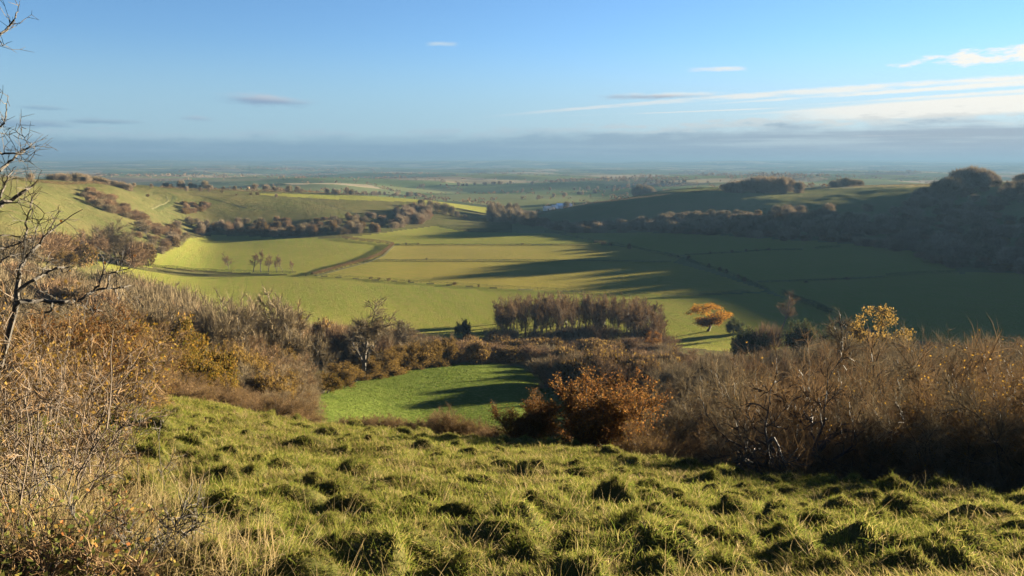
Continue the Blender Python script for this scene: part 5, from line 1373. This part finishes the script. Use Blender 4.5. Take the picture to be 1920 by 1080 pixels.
def thorn_tree():
    """old hawthorn reaching in from the left, dark crooked limbs nearly bare"""
    rng = np.random.default_rng(17)
    limbs = [  # (picture points, distance, start radius, end radius)
        ([(-60, 900), (-20, 760), (10, 650), (31, 561), (35, 524), (37, 505), (46, 487), (59, 472), (74, 457), (85, 443), (107, 424), (155, 394)], 11.0, 0.075, 0.008),
        ([(44, 490), (48, 450), (49, 420), (55, 391), (60, 372), (68, 361)], 11.0, 0.03, 0.006),
        ([(33, 545), (63, 524), (85, 513), (107, 502), (125, 501), (143, 500)], 10.9, 0.045, 0.008),
        ([(72, 518), (80, 509), (86, 498), (91, 487), (95, 472)], 10.9, 0.022, 0.006),
        ([(20, 600), (37, 566), (80, 566), (122, 565), (148, 563), (163, 552), (178, 544), (197, 541), (215, 543), (232, 538), (246, 535)], 10.6, 0.055, 0.008),
        ([(178, 544), (186, 530), (193, 517), (194, 500), (191, 478)], 10.6, 0.028, 0.006),
        ([(200, 540), (204, 526), (208, 513), (218, 511), (230, 507), (246, 502)], 10.6, 0.026, 0.006),
        ([(224, 509), (229, 492), (230, 468)], 10.6, 0.016, 0.005),
        ([(215, 543), (218, 553), (222, 563)], 10.6, 0.014, 0.005),
        ([(150, 564), (156, 572), (165, 580), (180, 581), (194, 584), (206, 583)], 10.6, 0.02, 0.005),
        ([(100, 566), (96, 580), (84, 590), (80, 604)], 10.6, 0.03, 0.006),
        ([(-130, 500), (-70, 430), (-20, 395), (0, 385), (22, 376), (48, 357), (58, 350), (70, 342)], 11.6, 0.09, 0.007),
        ([(-20, 395), (0, 370), (8, 350), (15, 331), (22, 322), (30, 313)], 11.6, 0.035, 0.006),
        ([(10, 381), (35, 378), (52, 372)], 11.6, 0.02, 0.005),
        ([(-120, 420), (-60, 350), (-25, 330), (0, 318), (15, 306), (28, 294), (45, 282), (61, 271)], 11.9, 0.06, 0.006),
        ([(-40, 290), (-10, 286), (10, 288), (28, 288), (40, 284), (56, 275), (61, 267)], 11.9, 0.03, 0.006),
        ([(58, 276), (48, 262), (41, 250), (39, 232), (38, 212)], 11.9, 0.012, 0.004),
        ([(28, 294), (34, 300), (46, 304), (60, 303)], 11.9, 0.014, 0.005),
        ([(-60, 300), (-25, 265), (0, 238), (10, 228), (12, 206), (14, 190), (16, 176)], 12.0, 0.03, 0.005),
        ([(-30, 245), (0, 249), (12, 253), (22, 251)], 12.0, 0.015, 0.004),
        ([(-120, 200), (-50, 120), (-15, 80), (0, 64), (17, 50), (28, 33), (33, 22), (38, 9)], 12.2, 0.045, 0.005),
        ([(0, 64), (15, 56), (30, 49), (44, 41)], 12.2, 0.010, 0.003),
        ([(-40, 60), (-15, 70), (0, 78), (6, 86), (14, 88)], 12.2, 0.02, 0.005),
        ([(0, 430), (-10, 445), (20, 440), (44, 448), (60, 452)], 11.3, 0.02, 0.005),
        ([(-40, 480), (-10, 470), (20, 462), (45, 452), (66, 447)], 11.2, 0.03, 0.006),
        ([(-60, 540), (-20, 510), (0, 492), (18, 480), (34, 478)], 11.2, 0.04, 0.006),
        ([(59, 472), (66, 440), (72, 420), (84, 402), (100, 396)], 11.0, 0.016, 0.004),
        ([(85, 443), (92, 425), (104, 408), (112, 396)], 11.0, 0.012, 0.004),
        ([(63, 524), (70, 540), (84, 548), (98, 552)], 10.9, 0.016, 0.004)]
    base = pt(-60, 900, 11.0)
    bx, by = base[0], base[1]; bz = hz(bx, by)
    root = link('thorn_tree', None, loc=(bx, by, bz)); tag(root, 'dark crooked hawthorn with nearly bare limbs reaching in over the golden thicket', 'tree')
    o = np.array([bx, by, bz]); wood = Bag(); tw = Bag(); lf = Bag()
    # trunks behind the edge of the view carry the upper limbs
    top = pt(-130, 500, 11.6)
    wood.tube(smooth_line([np.array([bx - .2, by, bz - .3]) - o, (np.array([bx, by, bz]) * .5 + top * .5) - o + np.array([-.1, 0, .1]), top - o, pt(-120, 420, 11.9) - o, pt(-115, 300, 12) - o, pt(-120, 200, 12.2) - o]), np.linspace(0.12, 0.04, 16), 7)
    for P, r, r0, r1 in limbs:
        Q = np.array([pt(px, py, r + 0.05 * ((-1) ** i) + 0.03 * i) for i, (px, py) in enumerate(P)])
        if P[0] == (-60, 900): Q[0, 2] = min(Q[0, 2], bz - 0.3)
        L = smooth_line(Q) ; L = L + rng.normal(size=L.shape) * 0.006
        R = (np.linspace(1, 0, len(L)) ** 0.8 * (r0 - r1) + r1) * 0.52
        wood.tube(L - o, R, 6 if r0 > 0.03 else 4)
        # spurs and fine shoots
        seg = np.linalg.norm(np.diff(L, axis=0), axis=1).sum(); m = int(seg * 5.5) + 2
        t = rng.uniform(0.25, 1.0, m) * (len(L) - 1); i = np.minimum(t.astype(int), len(L) - 2); f = (t - i)[:, None]
        S = L[i] * (1 - f) + L[i + 1] * f; D = unit(unit(L[i + 1] - L[i]) * 0.6 + rng.normal(size=(m, 3)) * 0.7 + np.array([0, 0, 0.2]))
        for s_, d_ in zip(S, D):
            n = 4; ln = rng.uniform(0.05, 0.5) * (1.0 if r0 > 0.012 else 0.6); pts = [s_]; d = d_
            for q in range(n):
                d = unit(d + rng.normal(size=3) * 0.3 + np.array([0, 0, 0.06])); pts.append(pts[-1] + d * ln / n)
            pts = np.array(pts); tw.tube(pts - o, np.linspace(0.005, 0.0022, n + 1), 3)
            if ln > 0.2:
                for q in range(2):
                    e = unit(d_ + rng.normal(size=3) * 0.8); tw.tube(np.array([pts[2 + q], pts[2 + q] + e * 0.06, pts[2 + q] + e * rng.uniform(.1, .2)]) - o, np.array([.004, .003, .002]), 3)
            if s_[2] < pt(0, 420, 11)[2] and rng.random() < 0.06: lf.leaves(np.repeat(pts[-1:], 2, 0) - o + rng.normal(size=(2, 3)) * .03, 0.05, rng)
    link('trunk', wood.mesh('trunk', [M_bark_dark]), root); c = tag(link('twigs', tw.mesh('twigs', [M_bark_dark]), root), kind='stuff'); tag(link('leaves', lf.mesh('leaves', [M_leaf_russet]), c), kind='stuff')
thorn_tree()

def briar(name, px, py, r, hgt, n, spread, seed, label, cat, bark, leafm=None, leaf_n=0.3, leaf_s=0.05, rad=0.010, group=None, lean=(0, 0), twn=7):
    """many slender arching stems from one root"""
    rng = np.random.default_rng(seed)
    a, t = azt(px, py); x, y = r * sin(a), r * cos(a); z = hz(x, y)
    sp = dict(seg=[9, 5, 3], gnarl=[0.13, 0.22, 0.3], up=[0.02, 0.06, 0.05], kids=[(4, 7), (2, 4)], ang=[(20, 50), (25, 60)], ratio=[0.34, 0.5], thin=0.55, taper=0.35, tw=twn, bare=1, leader=False)
    sp['from'] = [0.2, 0.2]
    br, P, D = grow(rng, fan(rng, n, spread, hgt, rad, 0.25, lean), sp)
    root = link(name, None, loc=(x, y, z)); tag(root, label, cat, group)
    link('stems', bag_wood(br, (5, 4, 3), 0.0028).mesh('stems', [bark]), root)
    tb = Bag(); D2 = unit(D + rng.normal(size=D.shape) * .6); L = rng.uniform(.05, .25, len(P)); tb.twigs(P, D2, L, 0.006, rng)
    c = tag(link('twigs', tb.mesh('twigs', [M_bark_dark if bark is M_bark_dark else M_twig_red]), root), kind='stuff')
    if leafm is not None:
        lb = Bag(); k = rng.random(len(P)) < leaf_n; lb.leaves((P + D2 * L[:, None])[k], leaf_s, rng); tag(link('leaves', lb.mesh('leaves', [leafm]), c), kind='stuff')

def near_left():
    # golden brown thorn thicket behind the stems
    for k, (px, r, t, w, kind) in enumerate(((-40, 21, 560, 200, 'thicket_ochre'), (40, 23, 566, 200, 'thicket_ochre'), (110, 24.5, 572, 190, 'russet_bush'), (175, 26, 580, 170, 'thicket_ochre'), (222, 28, 596, 140, 'thicket_ochre'), (258, 31, 626, 110, 'russet_bush'), (70, 29, 556, 190, 'thicket_ochre'), (150, 31, 562, 170, 'thicket_ochre'))):
        lb = ('russet leaved thorn bush at the very edge of the golden thicket', 'golden brown thorn bush right behind the hawthorn trunk', 'russet thorn bush under the long dark hawthorn limb', 'ochre flecked bush at the tip of the long dark limb', 'thin ochre bush stepping down from the golden thicket', 'lowest russet bush of the golden thicket, next to the open turf', 'pale ochre bush rising behind the golden thicket', 'ochre bush behind the long dark limb')[k]
        stand(kind, 'thorn_bush', px, r, t, lb, 'bush', wpx=w)
    briar('leafy_briar', 110, 740, 12.5, 2.3, 16, 0.6, 401, 'arching briar thick with small yellow leaves among the thorn bushes', 'shrub', M_bark_pale, M_leaf_yellow, 0.22, 0.055, 0.011)
    briar('leafy_briar', 190, 740, 14.0, 2.0, 14, 0.6, 402, 'smaller yellow leaved briar nearer the open turf', 'shrub', M_bark_pale, M_leaf_olive, 0.45, 0.055, 0.011)
    briar('leafy_briar', 20, 760, 10.5, 2.3, 14, 0.55, 403, 'briar with brown and yellow leaves below the hawthorn', 'shrub', M_bark_pale, M_leaf_ochre, 0.3, 0.055, 0.012)
    for k, (px, py, r, h, n, sd, lb) in enumerate((
        (15, 900, 7.2, 2.0, 6, 411, 'tall pale stemmed bare briar at the left edge of the view'),
        (70, 890, 7.6, 1.75, 6, 412, 'bare briar of crooked brown stems beside the tall pale one'),
        (110, 860, 8.4, 1.8, 6, 413, 'bare briar with a zigzag main stem in the middle of the stems'),
        (150, 850, 9.2, 1.8, 6, 414, 'upright bare briar nearest the open turf'),
        (45, 860, 8.8, 1.9, 5, 415, 'bare briar standing behind the crooked brown one'),
        (185, 840, 10.5, 1.5, 7, 416, 'low sparse briar where the stems thin out into grass'))):
        briar('bare_briar', px, py, r, h, n, 0.42, sd, lb, 'shrub', M_bark_pale, M_leaf_ochre, 0.08, 0.045, 0.011, twn=3)
    briar('blackthorn', 178, 985, 5.6, 0.75, 5, 1.1, 421, 'low black twigged thorn bush in the dry grass', 'shrub', M_bark_dark, None, rad=0.007, twn=3)
    briar('blackthorn', 120, 930, 6.4, 0.8, 5, 1.1, 422, 'second low dark thorn bush, nearer the briar stems', 'shrub', M_bark_dark, M_leaf_bramble, 0.2, 0.035, rad=0.007, twn=3)
    briar('dry_stalk', 262, 860, 8.6, 1.25, 2, 0.2, 431, 'tall thin dead stalk standing alone beside the briars', 'plant', M_bark_dark, None, rad=0.006, twn=3)
    briar('dry_stalk', 222, 880, 8.2, 1.0, 2, 0.2, 432, 'shorter dead stalk close to the briars', 'plant', M_bark_pale, None, rad=0.006, twn=3)
    for k, (px, py, r, lb) in enumerate(((30, 960, 5.4, 'low leafy bramble at the foot of the tall pale briar'), (90, 985, 5.2, 'bramble with green and red leaves in front of the bare briars'), (10, 1030, 4.4, 'bramble in the lower left corner of the dry grass'), (150, 915, 6.8, 'bramble patch under the upright briar'), (60, 915, 6.4, 'bramble tangle between the crooked briars'))):
        briar('bramble', px, py, r, 0.48, 11, 1.6, 440 + k, lb, 'plant', M_bark_pale, M_leaf_bramble, 0.4, 0.042, 0.005, twn=5)
near_left()
